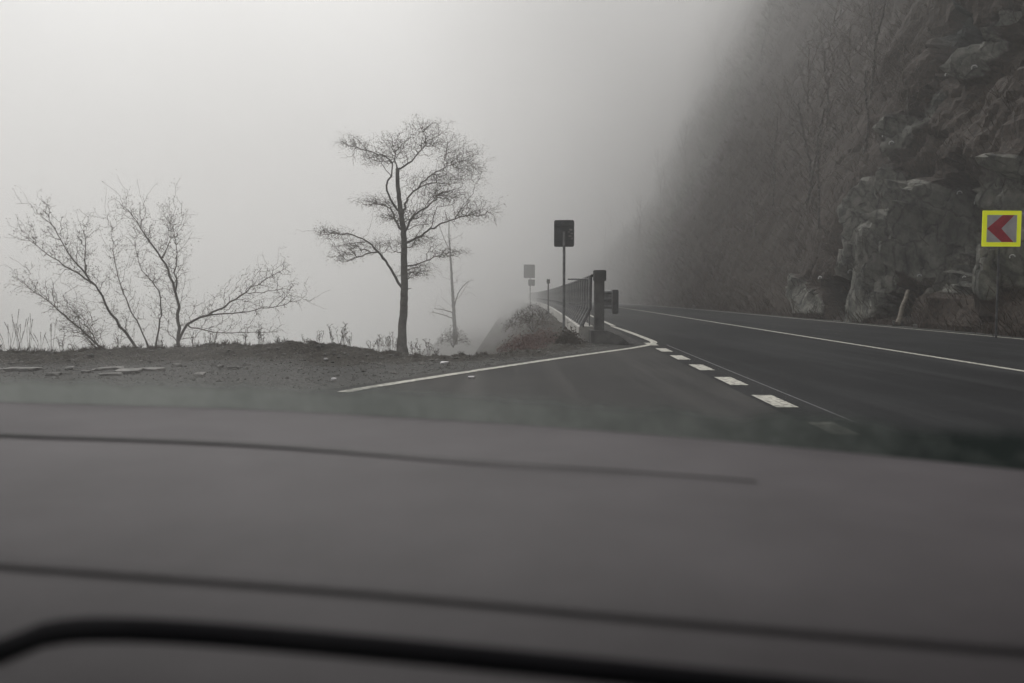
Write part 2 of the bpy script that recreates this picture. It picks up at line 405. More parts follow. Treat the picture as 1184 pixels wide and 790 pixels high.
def cliff_height(s, t, full=False):
    "t = distance up the slope; returns lateral u and z"
    a = 63.5
    prof_u = 14.0; z = 0
    # lower 7 m steep, then a steady wooded slope
    c1 = math.cos(math.radians(74)); s1 = math.sin(math.radians(74))
    c2 = math.cos(math.radians(66)); s2 = math.sin(math.radians(66))
    tt = min(t, 8.0); prof_u += c1 * tt; z += s1 * tt
    if t > 8: prof_u += c2 * (t - 8); z += s2 * (t - 8)
    nearf = 1 - sst(45, 75, s)
    p = Vector((s, t, 0))
    toe = sst(0.0, 2.2, t)
    big = 1.7 * fbm((s * .045, t * .045, 5), 3) + 1.0 * fbm((s * .13, t * .13, 1), 3)
    big *= 1 - .7 * sst(48, 80, s)
    # sheared slabs
    q = Vector((s * .55 + t * .16, t * .20 - s * .05, 2.0)); wv = Vector((fbm((s * .2, t * .2, 0), 3), fbm((s * .2, t * .2, 9), 3), 0)) * .45
    dd, pp = noise.voronoi(q + wv)
    h1 = noise.cell(pp[0] * 7.3 + Vector((3, 1, 4)))
    e1 = min(.12, dd[1] - dd[0]) / .12
    tilt = (q + wv - pp[0]); slab = (h1 - .5) * 1.6 + tilt.x * 1.5 - tilt.y * .8 - (1 - e1) * .4
    q2 = q * 2.7 + wv * 1.5; d2, p2 = noise.voronoi(q2)
    h2 = noise.cell(p2[0] * 5.1 + Vector((1, 7, 2))); e2 = min(.1, d2[1] - d2[0]) / .1
    t2 = q2 - p2[0]; sub = (h2 - .5) * .5 + t2.x * .5 + t2.y * .3 - (1 - e2) * .12
    rockmask = fbm((s * .07 + 2.7, t * .07 - 3, 2), 3) * .9 + .12 * nearf + .05
    rockmask -= .35 * sst(6, 16, t) * (1 - sst(14, 22, t) * nearf)
    rm = min(1, max(0, rockmask * 1.6)) * (1 - .97 * sst(36, 46, s))
    calm = 1 - .72 * sst(38, 47, s)
    def blob(cs, ct, rs, rt, p=2): return math.exp(-(abs((s - cs) / rs) ** p + abs((t - ct) / rt) ** p))
    feat, rset, recess_shade = features(s, t)
    rm = min(1, max(rm, rset) * (1 - sst(.1, .5, -rset))); rm = max(0, rm)
    rm *= 1 - .8 * blob(25.5, .4, 5.5, 1.3, 4) * (1 if rset <= 0 else 0)
    out = big * toe * (.35 + .65 * sst(0, 15, t)) + (slab * (.2 + .95 * rm) + sub * (.12 + .8 * rm)) * (.35 + .65 * toe) * calm
    out += (.26 * fbm((s, t, 3), 3, .7) * (1 - .5 * rm) + .07 * fbm((s, t, 5), 3, 2.2)) * calm
    out += feat + (1.2 * sst(85, 135, s) - 1.5 * sst(45, 60, s) * (1 - sst(75, 90, s))) * sst(2, 14, t)
    out = out * toe + min(out, .25) * (1 - toe) * .6
    # soil toe
    out += .9 * math.exp(-t / .9) * (.5 + .5 * noise.noise(Vector((s * .5, 0, 0)))) * .35
    u = prof_u - out * .93 - .95 * shift(s) * sst(3, 22, t); zz = z + out * .25 * toe
    if u < 13.75: u = 13.75 + (u - 13.75) * .05
    return (u, zz, rm, recess_shade) if full else (u, zz, rm)
ss = axis([(-25, 12, 1.2), (12, 50, .19), (50, 80, .45), (80, 130, .8), (130, 330, 2.5)])
ts = axis([(0, 16, .19), (16, 30, .38), (30, 60, .8), (60, 150, 2.5)])
vs = []; rk = []; rshades = []
for i, s in enumerate(ss):
    for j, t in enumerate(ts):
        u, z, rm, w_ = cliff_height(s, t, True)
        p = R(s, u, z - .15 if t == 0 else z); vs.append(p); rk.append(rm); rshades.append(w_)
nt_ = len(ts)
fs = [(i * nt_ + j, i * nt_ + j + 1, (i + 1) * nt_ + j + 1, (i + 1) * nt_ + j) for i in range(len(ss) - 1) for j in range(nt_ - 1)]
cl = struct(mesh_obj('hillside', vs, fs, M['cliff'], smooth=False))
at = cl.data.attributes.new('rock', 'FLOAT', 'POINT'); at.data.foreach_set('value', rk)
at = cl.data.attributes.new('recess_shade', 'FLOAT', 'POINT'); at.data.foreach_set('value', rshades)
# strip of bare ground along the foot of the cliff
strip('verge', 13.6, 16.0, -30, 320, 120, -.002, M['ground'])

# ------------------------------------------------------------------ trees
def unit(v):
    n = np.linalg.norm(v); return v / n if n > 1e-9 else v
class Tree:
    def __init__(self): self.p = []; self.par = []; self.rmin = []
    def add(self, p, par, r=0.0):
        self.p.append(np.array(p, float)); self.par.append(par); self.rmin.append(r); return len(self.p) - 1
    def nearest(self, p): 
        A = np.array(self.p); return int(((A - p) ** 2).sum(1).argmin())
    def limb(self, pts, r0, r1, root=None, wig=.01):
        pts = [np.array(q, float) for q in pts]
        par = root if root is not None else -1
        if root is None and self.p: par = self.nearest(pts[0])
        seq = []
        for i in range(len(pts) - 1):
            p0, p1, p2, p3 = pts[max(i - 1, 0)], pts[i], pts[i + 1], pts[min(i + 2, len(pts) - 1)]
            n = max(3, int(np.linalg.norm(p2 - p1) / .14))
            for k in range(n):
                t = k / n
                seq.append(.5 * (2 * p1 + (p2 - p0) * t + (2 * p0 - 5 * p1 + 4 * p2 - p3) * t * t + (3 * p1 - p0 - 3 * p2 + p3) * t ** 3))
        seq.append(pts[-1])
        if par >= 0: seq = seq[1:]
        for k, q in enumerate(seq):
            r = r0 + (r1 - r0) * k / max(1, len(seq) - 1)
            par = self.add(q + rng.normal(0, wig, 3) * (0 if k == 0 else 1), par, r)
    def twigs(self, attr, step=.16, jit=.03, up=.0, rng_=rng, bal=.3, bd=.05):
        "join every attractor to the nearest wood by a crooked twig"
        attr = [np.array(a) for a in attr]
        A = np.array(self.p); d0 = [((A - a) ** 2).sum(1).min() for a in attr]
        cap = len(self.p) + len(attr) * 14
        buf = np.zeros((cap, 3)); n = len(self.p); buf[:n] = A
        tips = []; pl = np.zeros(cap)
        for i in range(n):
            if self.par[i] >= 0: pl[i] = pl[self.par[i]] + np.linalg.norm(self.p[i] - self.p[self.par[i]])
        for k in np.argsort(d0):
            a = attr[k]; dist = np.sqrt(((buf[:n] - a) ** 2).sum(1)); i = int((dist + bal * pl[:n]).argmin()); L = dist[i]
            if L < .02: continue
            m = min(12, max(2, int(L / step))); p0 = buf[i].copy(); par = i
            bend = rng_.normal(0, bd * L, 3); bend[2] -= up * L
            for q in range(1, m + 1):
                t = q / m; p = p0 + (a - p0) * t + bend * math.sin(math.pi * t) + rng_.normal(0, jit, 3) * (t < 1)
                pl[n] = pl[par] + L / m; par = self.add(p, par, 0); buf[n] = p; n += 1
            tips.append(par)
        return tips
    def radii(self, tip=.006, pw=2.3):
        n = len(self.p); acc = np.zeros(n); ch = np.zeros(n, int)
        for i in range(n):
            if self.par[i] >= 0: ch[self.par[i]] += 1
        r = np.zeros(n)
        for i in range(n - 1, -1, -1):
            v = acc[i] if ch[i] else 0
            r[i] = max((v ** (1 / pw)) if v > 0 else tip, tip)
            if self.par[i] >= 0: acc[self.par[i]] += r[i] ** pw
        for i in range(n):
            if self.rmin[i] > 0: r[i] = self.rmin[i]
            elif self.par[i] >= 0: r[i] = min(r[i], r[self.par[i]] * .95)
        self.r = r
    def mesh(self, idx, sides=5):
        v = []; f = []
        for i in idx:
            j = self.par[i]
            if j < 0: continue
            a, b = self.p[j], self.p[i]; d = b - a; L = np.linalg.norm(d)
            if L < 1e-5: continue
            d /= L; ref = np.array((0, 0, 1.)) if abs(d[2]) < .9 else np.array((1., 0, 0))
            x = unit(np.cross(d, ref)); y = np.cross(d, x)
            ra = min(self.r[j], self.r[i] * 1.5); rb = self.r[i]; k = sides if rb > .02 else (4 if rb > .012 else 3)
            o = len(v)
            for q in range(k):
                an = 2 * math.pi * q / k; c = x * math.cos(an) + y * math.sin(an)
                v.append(a + c * ra - d * ra * .2); v.append(b + c * rb + d * rb * .3)
            for q in range(k):
                n2 = (q + 1) % k; f.append((o + 2 * q, o + 2 * n2, o + 2 * n2 + 1, o + 2 * q + 1))
        return v, f
def leaf_specks(tips, pos, size, per=2, spread=.05, keep=1.0):
    v = []; f = []
    for i in tips:
        if random.random() > keep: continue
        for _ in range(per):
            c = pos[i] + rng.normal(0, spread, 3); s = size * random.uniform(.5, 1.3)
            a = unit(rng.normal(0, 1, 3)); b = unit(np.cross(a, rng.normal(0, 1, 3))); o = len(v)
            v += [c - a * s, c + b * s * .45, c + a * s, c - b * s * .45]; f.append((o, o + 1, o + 2, o + 3))
    return v, f
def build_tree(name, T, base, label, cat, group=None, rtrunk=.03, tips=None, leaf=.0, leafmat=None, wood=None, twig=None, per=2, spread=.05, keep=1, tip=.006):
    T.radii(tip)
    b = np.array(base)
    T.p = [q - b for q in T.p]
    th = [i for i in range(len(T.p)) if T.r[i] >= rtrunk]; tn = [i for i in range(len(T.p)) if T.r[i] < rtrunk]
    root = empty(name, base)
    tag(root, label, cat, group)
    if th:
        v, f = T.mesh(th, 9); mesh_obj('trunk', v, f, wood or M['bark'], root, smooth=True)
    v, f = T.mesh(tn, 5)
    fm = [0] * len(f)
    if tips and leaf:
        v2, f2 = leaf_specks(tips, T.p, leaf, per, spread, keep); o = len(v)
        v = list(v) + v2; f = f + [tuple(k + o for k in q) for q in f2]; fm += [1] * len(f2)
    mesh_obj('crown', v, f, parent=root, mats=[twig or M['twig'], leafmat or M['leaf']], fm=fm)
    return root

def pxz(zx, zy, ox, oy, sc): return ox + zx / sc, oy + zy / sc

# --- the main tree
YT = 28.0
def mt(zx, zy, dy=0.0):
    px, py = pxz(zx, zy, 350, 110, 2.47); p = P(px, py, YT); return np.array((p.x, p.y + dy, p.z))
T = Tree()
T.limb([mt(285, 748), mt(283, 700), mt(287, 620, .05), mt(290, 555), mt(289, 480), mt(287, 400, .1), mt(280, 340, .1), mt(272, 270), mt(270, 212)], .17, .065, root=-1, wig=.008)
base_main = mt(285, 748)
for i_ in range(6): T.rmin[i_] += .09 * (1 - i_ / 6) ** 1.6
limbs = [
 ([(283, 552, 0), (262, 510, -.2), (240, 478, -.3), (222, 450, -.5), (190, 420, -.5), (140, 400, -.6), (70, 405, -.7)], .075, .018),
 ([(222, 450, -.5), (180, 462, -.8), (130, 485, -1.1)], .04, .014),
 ([(278, 385, 0), (258, 350, .4), (240, 320, .7), (200, 300, .9), (150, 305, 1.1)], .06, .016),
 ([(275, 335, 0), (250, 290, -.3), (248, 250, -.4), (262, 215, -.4), (240, 182, -.5), (180, 165, -.6), (120, 145, -.7)], .06, .015),
 ([(285, 345, 0), (295, 290, .5), (320, 260, .7), (360, 242, .9), (430, 240, 1.1)], .065, .016),
 ([(272, 215, 0), (310, 185, .1), (345, 145, .2), (350, 110, .2), (330, 85, .2)], .05, .012),
 ([(345, 145, .2), (385, 135, .5)], .022, .012),
 ([(320, 260, .7), (370, 222, .4), (430, 195, .1), (480, 185, -.1)], .045, .014),
 ([(290, 395, 0), (320, 350, -.4), (370, 320, -.7), (400, 290, -.9), (450, 280, -1.1)], .065, .015),
 ([(290, 425, 0), (340, 402, -.2), (400, 370, -.3), (470, 350, -.4), (530, 345, -.4)], .065, .015),
 ([(290, 490, 0), (330, 480, .4), (370, 460, .7), (440, 455, 1.0)], .045, .013),
 ([(270, 212, 0), (262, 170, .2), (270, 140, .3)], .04, .012),
 ([(289, 560, 0), (310, 552, -.1)], .03, .02),
]
for pts, r0, r1 in limbs: T.limb([mt(*q) for q in pts], r0 * .66, r1 * .5, wig=.02)
clumps = [(350, 92, 52, 22, .2), (270, 148, 60, 36, .2), (150, 150, 36, 20, -.6), (210, 188, 52, 24, -.5), (440, 180, 62, 42, .1), (395, 235, 95, 28, .6),
 (480, 215, 36, 26, 0), (485, 340, 62, 30, -.4), (385, 290, 60, 26, -.6), (190, 295, 50, 16, 1), (225, 310, 36, 12, .6), (90, 402, 45, 18, -.7), (150, 440, 50, 30, -.8),
 (240, 432, 52, 18, -.2), (320, 350, 70, 36, 0), (405, 450, 58, 16, .8), (330, 500, 40, 20, .4), (335, 420, 50, 22, 0), (245, 350, 36, 14, .3), (430, 300, 60, 20, -.6), (130, 470, 30, 14, -1), (370, 130, 70, 22, .3), (310, 515, 40, 14, .2)]
at_ = []
for cx, cy, rx, ry, dy in clumps:
    n = int(rx * ry * .13) + 26
    for _ in range(n):
        while True:
            a, b, c = rng.uniform(-1, 1, 3)
            if a * a + b * b + c * c < 1: break
        at_.append(mt(cx + rng.normal(0, .58) * rx, cy + rng.normal(0, .52) * ry - 4, dy + c * .9))
tips = T.twigs(at_, step=.10, jit=.024, up=-.03, bal=.3)
build_tree('bare_tree', T, tuple(base_main), 'tall bare tree with a single dark trunk and flat layered crown on the bank edge', 'tree',
           rtrunk=.026, tips=tips, leaf=.019, per=6, spread=.12, keep=1, tip=.0042)

# --- thin misty tree behind
YS = 56.0
def m2(px, py, dy=0.0):
    p = P(px, py, YS); return np.array((p.x, p.y + dy, p.z))
T = Tree(); T.limb([m2(527, 398), m2(524, 350), m2(521, 300), m2(519, 268), m2(520, 250)], .16, .022, root=-1)
T.limb([m2(525, 356), m2(530, 338, .3), m2(540, 326, .5)], .05, .02); T.limb([m2(524, 362), m2(512, 358), m2(502, 357)], .04, .02)
T.limb([m2(525, 369), m2(512, 364), m2(500, 361)], .035, .02); T.limb([m2(520, 290), m2(513, 275), m2(508, 262)], .03, .015)
a2 = [m2(rng.normal(520, 11), rng.uniform(262, 350), rng.normal(0, .8)) for _ in range(60)] + [m2(rng.normal(505, 7), rng.normal(360, 4), rng.normal(0, .5)) for _ in range(25)] + [m2(rng.normal(538, 6), rng.normal(328, 5), rng.normal(0, .5)) for _ in range(20)]
tp = T.twigs(a2, .3, .04)
build_tree('bare_tree', T, tuple(m2(527, 398)), 'faint thin bare tree in the fog just right of the big tree', 'tree', rtrunk=.045, tip=.007)

# --- shrubs on the left of the bank
YB = 17.6
def mb(zx, zy, dy=0.0):
    px, py = pxz(zx, zy, 0, 200, 2.925); p = P(px, py, YB); return np.array((p.x, p.y + dy, p.z))
def shrub(stems, label, base, dens=1.0, side=.2, leafk=1, extra=()):
    T = Tree(); first = True; at_ = []
    T.add(mb(*base), -1, .05)
    for pts, r0, r1, n in stems:
        pp = [mb(*q) for q in pts]
        if pts[0][1] > 590: T.limb([T.p[0], ] + pp, r0, r1, root=0, wig=.012)
        else: T.limb(pp, r0, r1, wig=.012)
        seg = [np.linalg.norm(pp[i + 1] - pp[i]) for i in range(len(pp) - 1)]; tot = sum(seg)
        for _ in range(int(n * dens * 2.5)):
            w = random.random() ** .75 * tot; i = 0
            while i < len(seg) - 1 and w > seg[i]: w -= seg[i]; i += 1
            q = pp[i] + (pp[i + 1] - pp[i]) * min(1, w / seg[i]); dr = unit(pp[i + 1] - pp[i])
            o = rng.normal(0, side, 3) * (.35 + .8 * random.random()) + dr * abs(rng.normal(0, .2)) + np.array((0, 0, abs(rng.normal(0, .14))))
            at_.append(q + o)
    tips = T.twigs(at_, .08, .011, up=.0, bal=.4, bd=.05)
    return build_tree('bare_shrub', T, tuple(mb(*base)), label, 'shrub', 'leafless willow shrubs along the bank', rtrunk=.016, tips=tips, leaf=.014, per=4, spread=.05, keep=leafk, tip=.0028)
shrub([([(355, 606, 0), (270, 510, -.2), (200, 435, -.4), (125, 375, -.5)], .026, .006, 120),
       ([(350, 606, 0), (290, 585, .3), (240, 552, .5), (175, 540, .7)], .02, .005, 80),
       ([(340, 600, 0), (260, 530, .5), (195, 485, .8), (140, 455, 1.)], .018, .005, 90)],
      'low leafless shrub leaning left, leftmost of the shrubs on the bank', (352, 625, 0))
shrub([([(472, 606, 0), (380, 480, 0), (330, 380, -.1), (260, 290, -.2), (200, 190, -.2), (155, 145, -.2)], .035, .006, 190),
       ([(500, 606, .1), (440, 500, .3), (390, 430, .5), (350, 330, .6), (325, 190, .7)], .024, .005, 100),
       ([(330, 380, -.1), (230, 300, -.4), (135, 225, -.5)], .018, .005, 85),
       ([(300, 340, -.1), (270, 250, .2), (262, 180, .3)], .015, .005, 50)],
      'tall leafless shrub with long stems leaning left, middle of the bank shrubs', (480, 622, 0))
shrub([([(603, 606, 0), (600, 480, 0), (585, 390, .1), (540, 290, .1), (490, 210, 0), (430, 120, 0)], .045, .006, 170),
       ([(592, 420, 0), (615, 340, -.3), (622, 250, -.4), (610, 180, -.4)], .02, .005, 80),
       ([(540, 290, .1), (558, 220, .3), (550, 145, .4)], .014, .005, 45),
       ([(515, 600, .2), (518, 480, .4), (500, 400, .5), (430, 310, .6), (412, 230, .6)], .026, .005, 110),
       ([(605, 565, 0), (650, 510, -.2), (720, 480, -.3), (800, 440, -.4), (870, 390, -.4), (955, 340, -.4)], .03, .006, 110),
       ([(720, 480, -.3), (860, 465, 0), (1012, 432, .1)], .016, .005, 65),
       ([(850, 410, -.4), (1000, 393, -.7)], .01, .004, 25),
       ([(640, 520, -.2), (740, 540, .2), (840, 545, .4), (900, 540, .5)], .014, .005, 55)],
      'leafless shrub with one long limb reaching far right over the bank', (603, 625, 0))

# --- reddish thicket left of the parapet, and brown clump at its end
def thicket(name, px, py, Y, wx, wz, n, label, mat, group=None, seed=0, down=0.0):
    c = P(px, py, Y); r = np.random.default_rng(seed)
    T = Tree(); T.add((c.x, c.y, c.z), -1, .03); at_ = []
    for _ in range(n):
        a = r.uniform(0, 2 * math.pi); rr = r.uniform(0, 1) ** .6; h = (1 - rr * rr * .8) * wz * r.uniform(.35, 1.05)
        at_.append((c.x + math.cos(a) * rr * wx, c.y + math.sin(a) * rr * wx, c.z + h))
    for a in np.linspace(0, 6.28, 9)[:-1]:
        T.limb([T.p[0], (c.x + math.cos(a) * wx * .25, c.y + math.sin(a) * wx * .25, c.z + wz * .4), (c.x + math.cos(a) * wx * .45, c.y + math.sin(a) * wx * .45, c.z + wz * .75)], .014, .006, root=0)
    tips = T.twigs(at_, .14, .03, rng_=r)
    return build_tree(name, T, tuple(c), label, 'shrub', group, rtrunk=.012, tips=tips, leaf=.03, per=3, spread=.08, leafmat=mat, wood=mat, twig=mat, tip=.006)
thicket('bare_shrub', 629, 403, 22.5, .75, .55, 420, 'reddish brown thicket of twigs left of the sign post', M['redtwig'], seed=1)
thicket('bare_shrub', 606, 409, 20.5, .7, .5, 300, 'low reddish thicket at the bank edge, farther left than the other reddish one', M['redtwig'], seed=2)
thicket('bare_shrub', 616, 384, 33.0, 1.3, 1.15, 420, 'taller grey brown thicket rising behind the reddish ones along the parapet', M['brush'], seed=3)
thicket('bare_shrub', 657, 399, 18.7, .3, .36, 320, 'small dark brown clump at the foot of the sign post', M['brush'], seed=4)
thicket('bare_shrub', 524, 402, 43, 1.0, 1.2, 300, 'faint clump at the foot of the thin misty tree', M['brush'], seed=5)

# ------------------------------------------------------------------ dry weeds on the bank
def weed(px, h, kind, seed):
    r = random.Random(seed)
    # foot: on the bank rim under this column
    lo, hi = 13.5, 19.5; best = None
    for k in range(60):
        Y = lo + (hi - lo) * k / 59; x = (px - 592) / F * Y
        if bdist(x, Y) > -.15: best = (x, Y); break
    if best is None: best = ((px - 592) / F * 16, 16)
    x, y = best; y += r.uniform(-.2, .5); x = (px - 592) / F * y
    z = terrain(x, y)[0]
    v = []; f = []
    def stick(a, b, w):
        d = (b - a).normalized(); sd = d.cross(Vector((r.uniform(-1, 1), r.uniform(-1, 1), .2))).normalized(); s2 = d.cross(sd)
        o = len(v)
        for q in range(3):
            an = q * 2.094; c = sd * math.cos(an) + s2 * math.sin(an); v.append(a + c * w); v.append(b + c * w * .6)
        for q in range(3):
            k = (q + 1) % 3; f.append((o + 2 * q, o + 2 * k, o + 2 * k + 1, o + 2 * q + 1))
    def tuft(c, s):
        for _ in range(6):
            a = Vector((r.gauss(0, 1), r.gauss(0, 1), r.gauss(0, 1.2))).normalized() * s; b = a.cross(Vector((r.gauss(0, 1), r.gauss(0, 1), r.gauss(0, 1)))).normalized() * s * .4
            o = len(v); v.extend([c - a, c + b, c + a, c - b]); f.append((o, o + 1, o + 2, o + 3))
    n = {'reed': 4, 'weed': 5, 'grass': 16}[kind]
    for i in range(n):
        hh = h * r.uniform(.55, 1.0); p = Vector((r.gauss(0, .004), r.gauss(0, .004), -.04)); lean = Vector((r.gauss(0, .16), r.gauss(0, .16), 1)).normalized()
        if kind == 'grass': lean = Vector((r.gauss(0, .5), r.gauss(0, .5), 1)).normalized(); hh *= r.uniform(.5, 1)
        cur = p; m = 5
        for k in range(m):
            lean = (lean + Vector((r.gauss(0, .1), r.gauss(0, .1), -.05 if kind == 'grass' else 0))).normalized()
            nx_ = cur + lean * hh / m; stick(cur, nx_, .004 if kind != 'grass' else .0035)
            if kind == 'weed' and k > 1:
                for _ in range(2):
                    e = nx_ + Vector((r.gauss(0, .6), r.gauss(0, .6), .9)).normalized() * hh * .16; stick(nx_, e, .0035); tuft(e, .012)
            cur = nx_
        if kind == 'reed':
            for k in range(6): tuft(cur - lean * k * .03, .014)
    return v, f, (x, y, z)
wn = {'reed': ('reed', 'M'), 'weed': ('dry_weed', ''), 'grass': ('grass_tuft', '')}
rw = random.Random(4)
for k, px in enumerate([-22, -8, 4, 10, 19, 23, 33, 46, 58]):
    v, f, loc = weed(px, .75 if k % 3 else .95, 'reed', k)
    o = mesh_obj('reed', v, f, M['twig']); o.location = loc
    tag(o, 'dry reed with ragged seed heads at the left end of the bank', 'reed', 'dry reeds at the left end of the bank')
k = 50
for px, h in [(70, .5), (84, .4), (135, .45), (187, .35), (222, .4), (240, .5), (246, .45), (283, .45), (298, .55), (303, .4), (322, .25), (338, .22), (352, .28), (369, .42), (385, .5), (392, .62), (398, .6), (404, .35), (429, .3), (437, .45), (445, .55), (452, .5), (458, .35), (478, .4), (486, .3), (495, .36), (504, .25), (590, .2), (610, .25), (552, .16)]:
    k += 1; v, f, loc = weed(px, h * .95, 'weed', k)
    o = mesh_obj('dry_weed', v, f, M['twig']); o.location = loc
    tag(o, 'dead branching weed stalk standing up from the bank rim', 'weed', 'dead weed stalks along the bank rim')
gv = []; gf = []
for k in range(900):
    px = rw.uniform(-60, 600) if rw.random() < .6 else rw.choice([20, 90, 190, 255, 410, 450, 500]) + rw.gauss(0, 22)
    v, f, loc = weed(px, rw.uniform(.05, .18) * (1.25 if px < 330 else .75), 'grass', 1000 + k)
    o = len(gv); L = Vector(loc); gv += [q + L for q in v]; gf += [tuple(a + o for a in q) for q in f]
tag(mesh_obj('dry_grass', gv, gf, M['brush']), 'short dead grass growing along the bank rim', 'grass', kind='stuff')

# ------------------------------------------------------------------ stones
def stone_bm(seed, sx, sy, sz):
    r = random.Random(seed); bm = bmesh.new(); bmesh.ops.create_icosphere(bm, subdivisions=2, radius=1)
    off = Vector((r.uniform(0, 50), r.uniform(0, 50), 0))
    for v in bm.verts:
        n = noise.noise(v.co * 1.1 + off) * .45 + noise.noise(v.co * 2.7 + off) * .15
        c = v.co * (1 + n); v.co = Vector((max(-.8, min(.8, c.x)) * sx, max(-.75, min(.75, c.y)) * sy, max(-.55, min(.6, c.z)) * sz))
    return bm
slabs = [(28, 428, .34), (8, 429, .22), (80, 426.5, .16), (62, 434, .14), (125, 427, .3), (150, 430, .42), (175, 428, .28), (128, 434, .2), (230, 434, .18), (100, 431, .12), (270, 426.5, .12), (255, 425, .09), (205, 424, .12)]
for k, (px, py, w) in enumerate(slabs):
    g = G(px, py); z = terrain(g.x, g.y)[0]
    o = bm_obj('flat_stone', stone_bm(k, w, w * .55, .045), M['stone']); o.location = (g.x, g.y, z + .012); o.rotation_euler.z = k
    tag(o, 'flat pale stone lying in the gravel below the bare shrubs', 'stone', 'flat pale stones on the gravel margin')
for px, py, s, lab in [(377, 417, .05, 'small white scrap on the bank left of the big tree'), (386, 440, .05, 'small white scrap near the start of the painted line'), (514, 420.5, .09, 'flat pale scrap on the gravel right of the big tree'), (545, 438, .06, 'pale scrap on the asphalt beside the painted line'),
                       (574, 486, .035, 'pale pebble at the near edge of the lay-by')]:
    g = G(px, py); z = max(.01, terrain(g.x, g.y)[0])
    o = bm_obj('litter_scrap', stone_bm(int(px), s, s * .8, .03), M['signwhite']); o.location = (g.x, g.y, z + .01); tag(o, lab, 'litter')
# loose gravel: uncountable
gv = []; gf = []
octa = [(1, 0, 0), (-1, 0, 0), (0, 1, 0), (0, -1, 0), (0, 0, 1), (0, 0, -1)]; of = [(0, 2, 4), (2, 1, 4), (1, 3, 4), (3, 0, 4), (2, 0, 5), (1, 2, 5), (3, 1, 5), (0, 3, 5)]
cnt = 0
while cnt < 9000:
    x = rw.uniform(-14, 2.2); y = rw.uniform(8.5, 20)
    d = bdist(x, y)
    if d > .3: continue
    # left of the painted line only
    lx = -2.09 + (y - 9.56) * (3.6 + 2.09) / (19.3 - 9.56)
    if x > lx - .5: continue
    if rw.random() > .35 + .65 * sst(-4, 0, d): continue
    s = rw.uniform(.008, .024) * (1 + (rw.random() < .08) * 1.8); z = terrain(x, y)[0]; o = len(gv)
    a = rw.uniform(0, 6.28); ca, sa = math.cos(a), math.sin(a); jj = [rw.uniform(.7, 1.3) for _ in range(6)]
    for q, (X, Y_, Z) in enumerate(octa):
        X *= s * jj[q]; Y_ *= s * jj[q] * .8; Z *= s * jj[q] * .55; gv.append((x + X * ca - Y_ * sa, y + X * sa + Y_ * ca, z + Z))
    gf += [tuple(o + q for q in t) for t in of]; cnt += 1
tag(mesh_obj('loose_gravel', gv, gf, M['rockgrey']), 'loose gravel scattered over the margin of the lay-by', 'gravel', kind='stuff')

# ------------------------------------------------------------------ parapet wall with railing
FPT = [(2.05, 19.5), (2.4, 30), (2.94, 50), (3.35, 70), (3.6, 90), (3.7, 120), (3.2, 150), (.8, 185), (-3.5, 220)]
def fence_at(Y):
    for (x0, y0), (x1, y1) in zip(FPT, FPT[1:]):
        if Y <= y1: return x0 + (x1 - x0) * (Y - y0) / (y1 - y0)
    return FPT[-1][0]
root = empty('parapet_railing', (fence_at(19.5), 19.5, 0)); B0 = Vector((fence_at(19.5), 19.5, 0))
tag(root, 'concrete parapet wall with a bent-bar metal railing running away into the fog', 'railing')
WT = .42
# wall (outer face toward the valley)
v = []; f = []
Ys = [19.75 + i * 2 for i in range(101)]
for i, Y in enumerate(Ys):
    x = fence_at(Y)
    sec = [(x - .36, -3.0), (x - .36, WT - .03), (x - .33, WT), (x + .02, WT), (x + .05, WT - .03), (x + .05, -.2)]
    v += [(a - B0.x, Y - B0.y, b) for a, b in sec]
    if i:
        for q in range(5): a = (i - 1) * 6 + q; f.append((a, a + 1, a + 7, a + 6))
f.append((0, 5, 4, 3, 2, 1))
mesh_obj('wall', v, f, M['concrete'], root)
def fz(Y, u=0): return 1.72
def rail_tube(name, off, z, r, mat, y0=19.62, y1=219):
    v = []; f = []; n = 100
    for i in range(n + 1):
        Y = y0 + (y1 - y0) * (i / n) ** 1.5; x = fence_at(Y) + off
        for q in range(6):
            an = q * math.pi / 3; v.append((x + r * math.cos(an) - B0.x, Y - B0.y, z + r * math.sin(an)))
        if i:
            for q in range(6): a = (i - 1) * 6; f.append((a + q, a + (q + 1) % 6, a + 6 + (q + 1) % 6, a + 6 + q))
    return mesh_obj(name, v, f, mat, root)
rail_tube('top_rail', -.04, 1.70, .04, M['raildark']); rail_tube('lower_rail', -.06, .88, .022, M['raildark']); rail_tube('foot_rail', -.24, .50, .02, M['raildark'])
def bar_profile():
    return [(-.04, 1.68), (-.05, .86), (-.24, .47), (-.25, .40)]
def bar_bm(bm, x, y, w=.016):
    pr = bar_profile()
    for (a, za), (b, zb) in zip(pr, pr[1:]): add_cyl(bm, (x + a, y, za), (x + b, y, zb), w, n=5)
bm = bmesh.new(); bar_bm(bm, 0, 0, .02); b0 = bm_obj('baluster', bm, M['raildark'], root); b0.location = (0, .22, 0)
for i in range(1, 100):
    Y = 19.72 + i * .17; o = b0.copy(); COL.objects.link(o); o.parent = root; o.location = (fence_at(Y) - B0.x, Y - B0.y, 0)
bm = bmesh.new(); Y = 19.72 + 100 * .17
while Y < 150:
    pr = bar_profile(); x = fence_at(Y) - B0.x
    for (a, za), (b, zb) in zip(pr, pr[1:]): add_box(bm, (x + (a + b) / 2, Y - B0.y, (za + zb) / 2), (.045, .03, abs(zb - za) + .01))
    Y += .22 if Y < 80 else .4
o = bm_obj('baluster', bm, M['raildark'], root); o['kind'] = 'stuff'
bm = bmesh.new(); pr = [(-.085, 1.70), (-.095, .86), (-.30, .47), (-.31, .36)]
for (a, za), (b, zb) in zip(pr, pr[1:]): add_cyl(bm, (a, 0, za), (b, 0, zb), .03, n=6)
b0 = bm_obj('stanchion', bm, M['rail'], root); b0.location = (0, .3, 0)
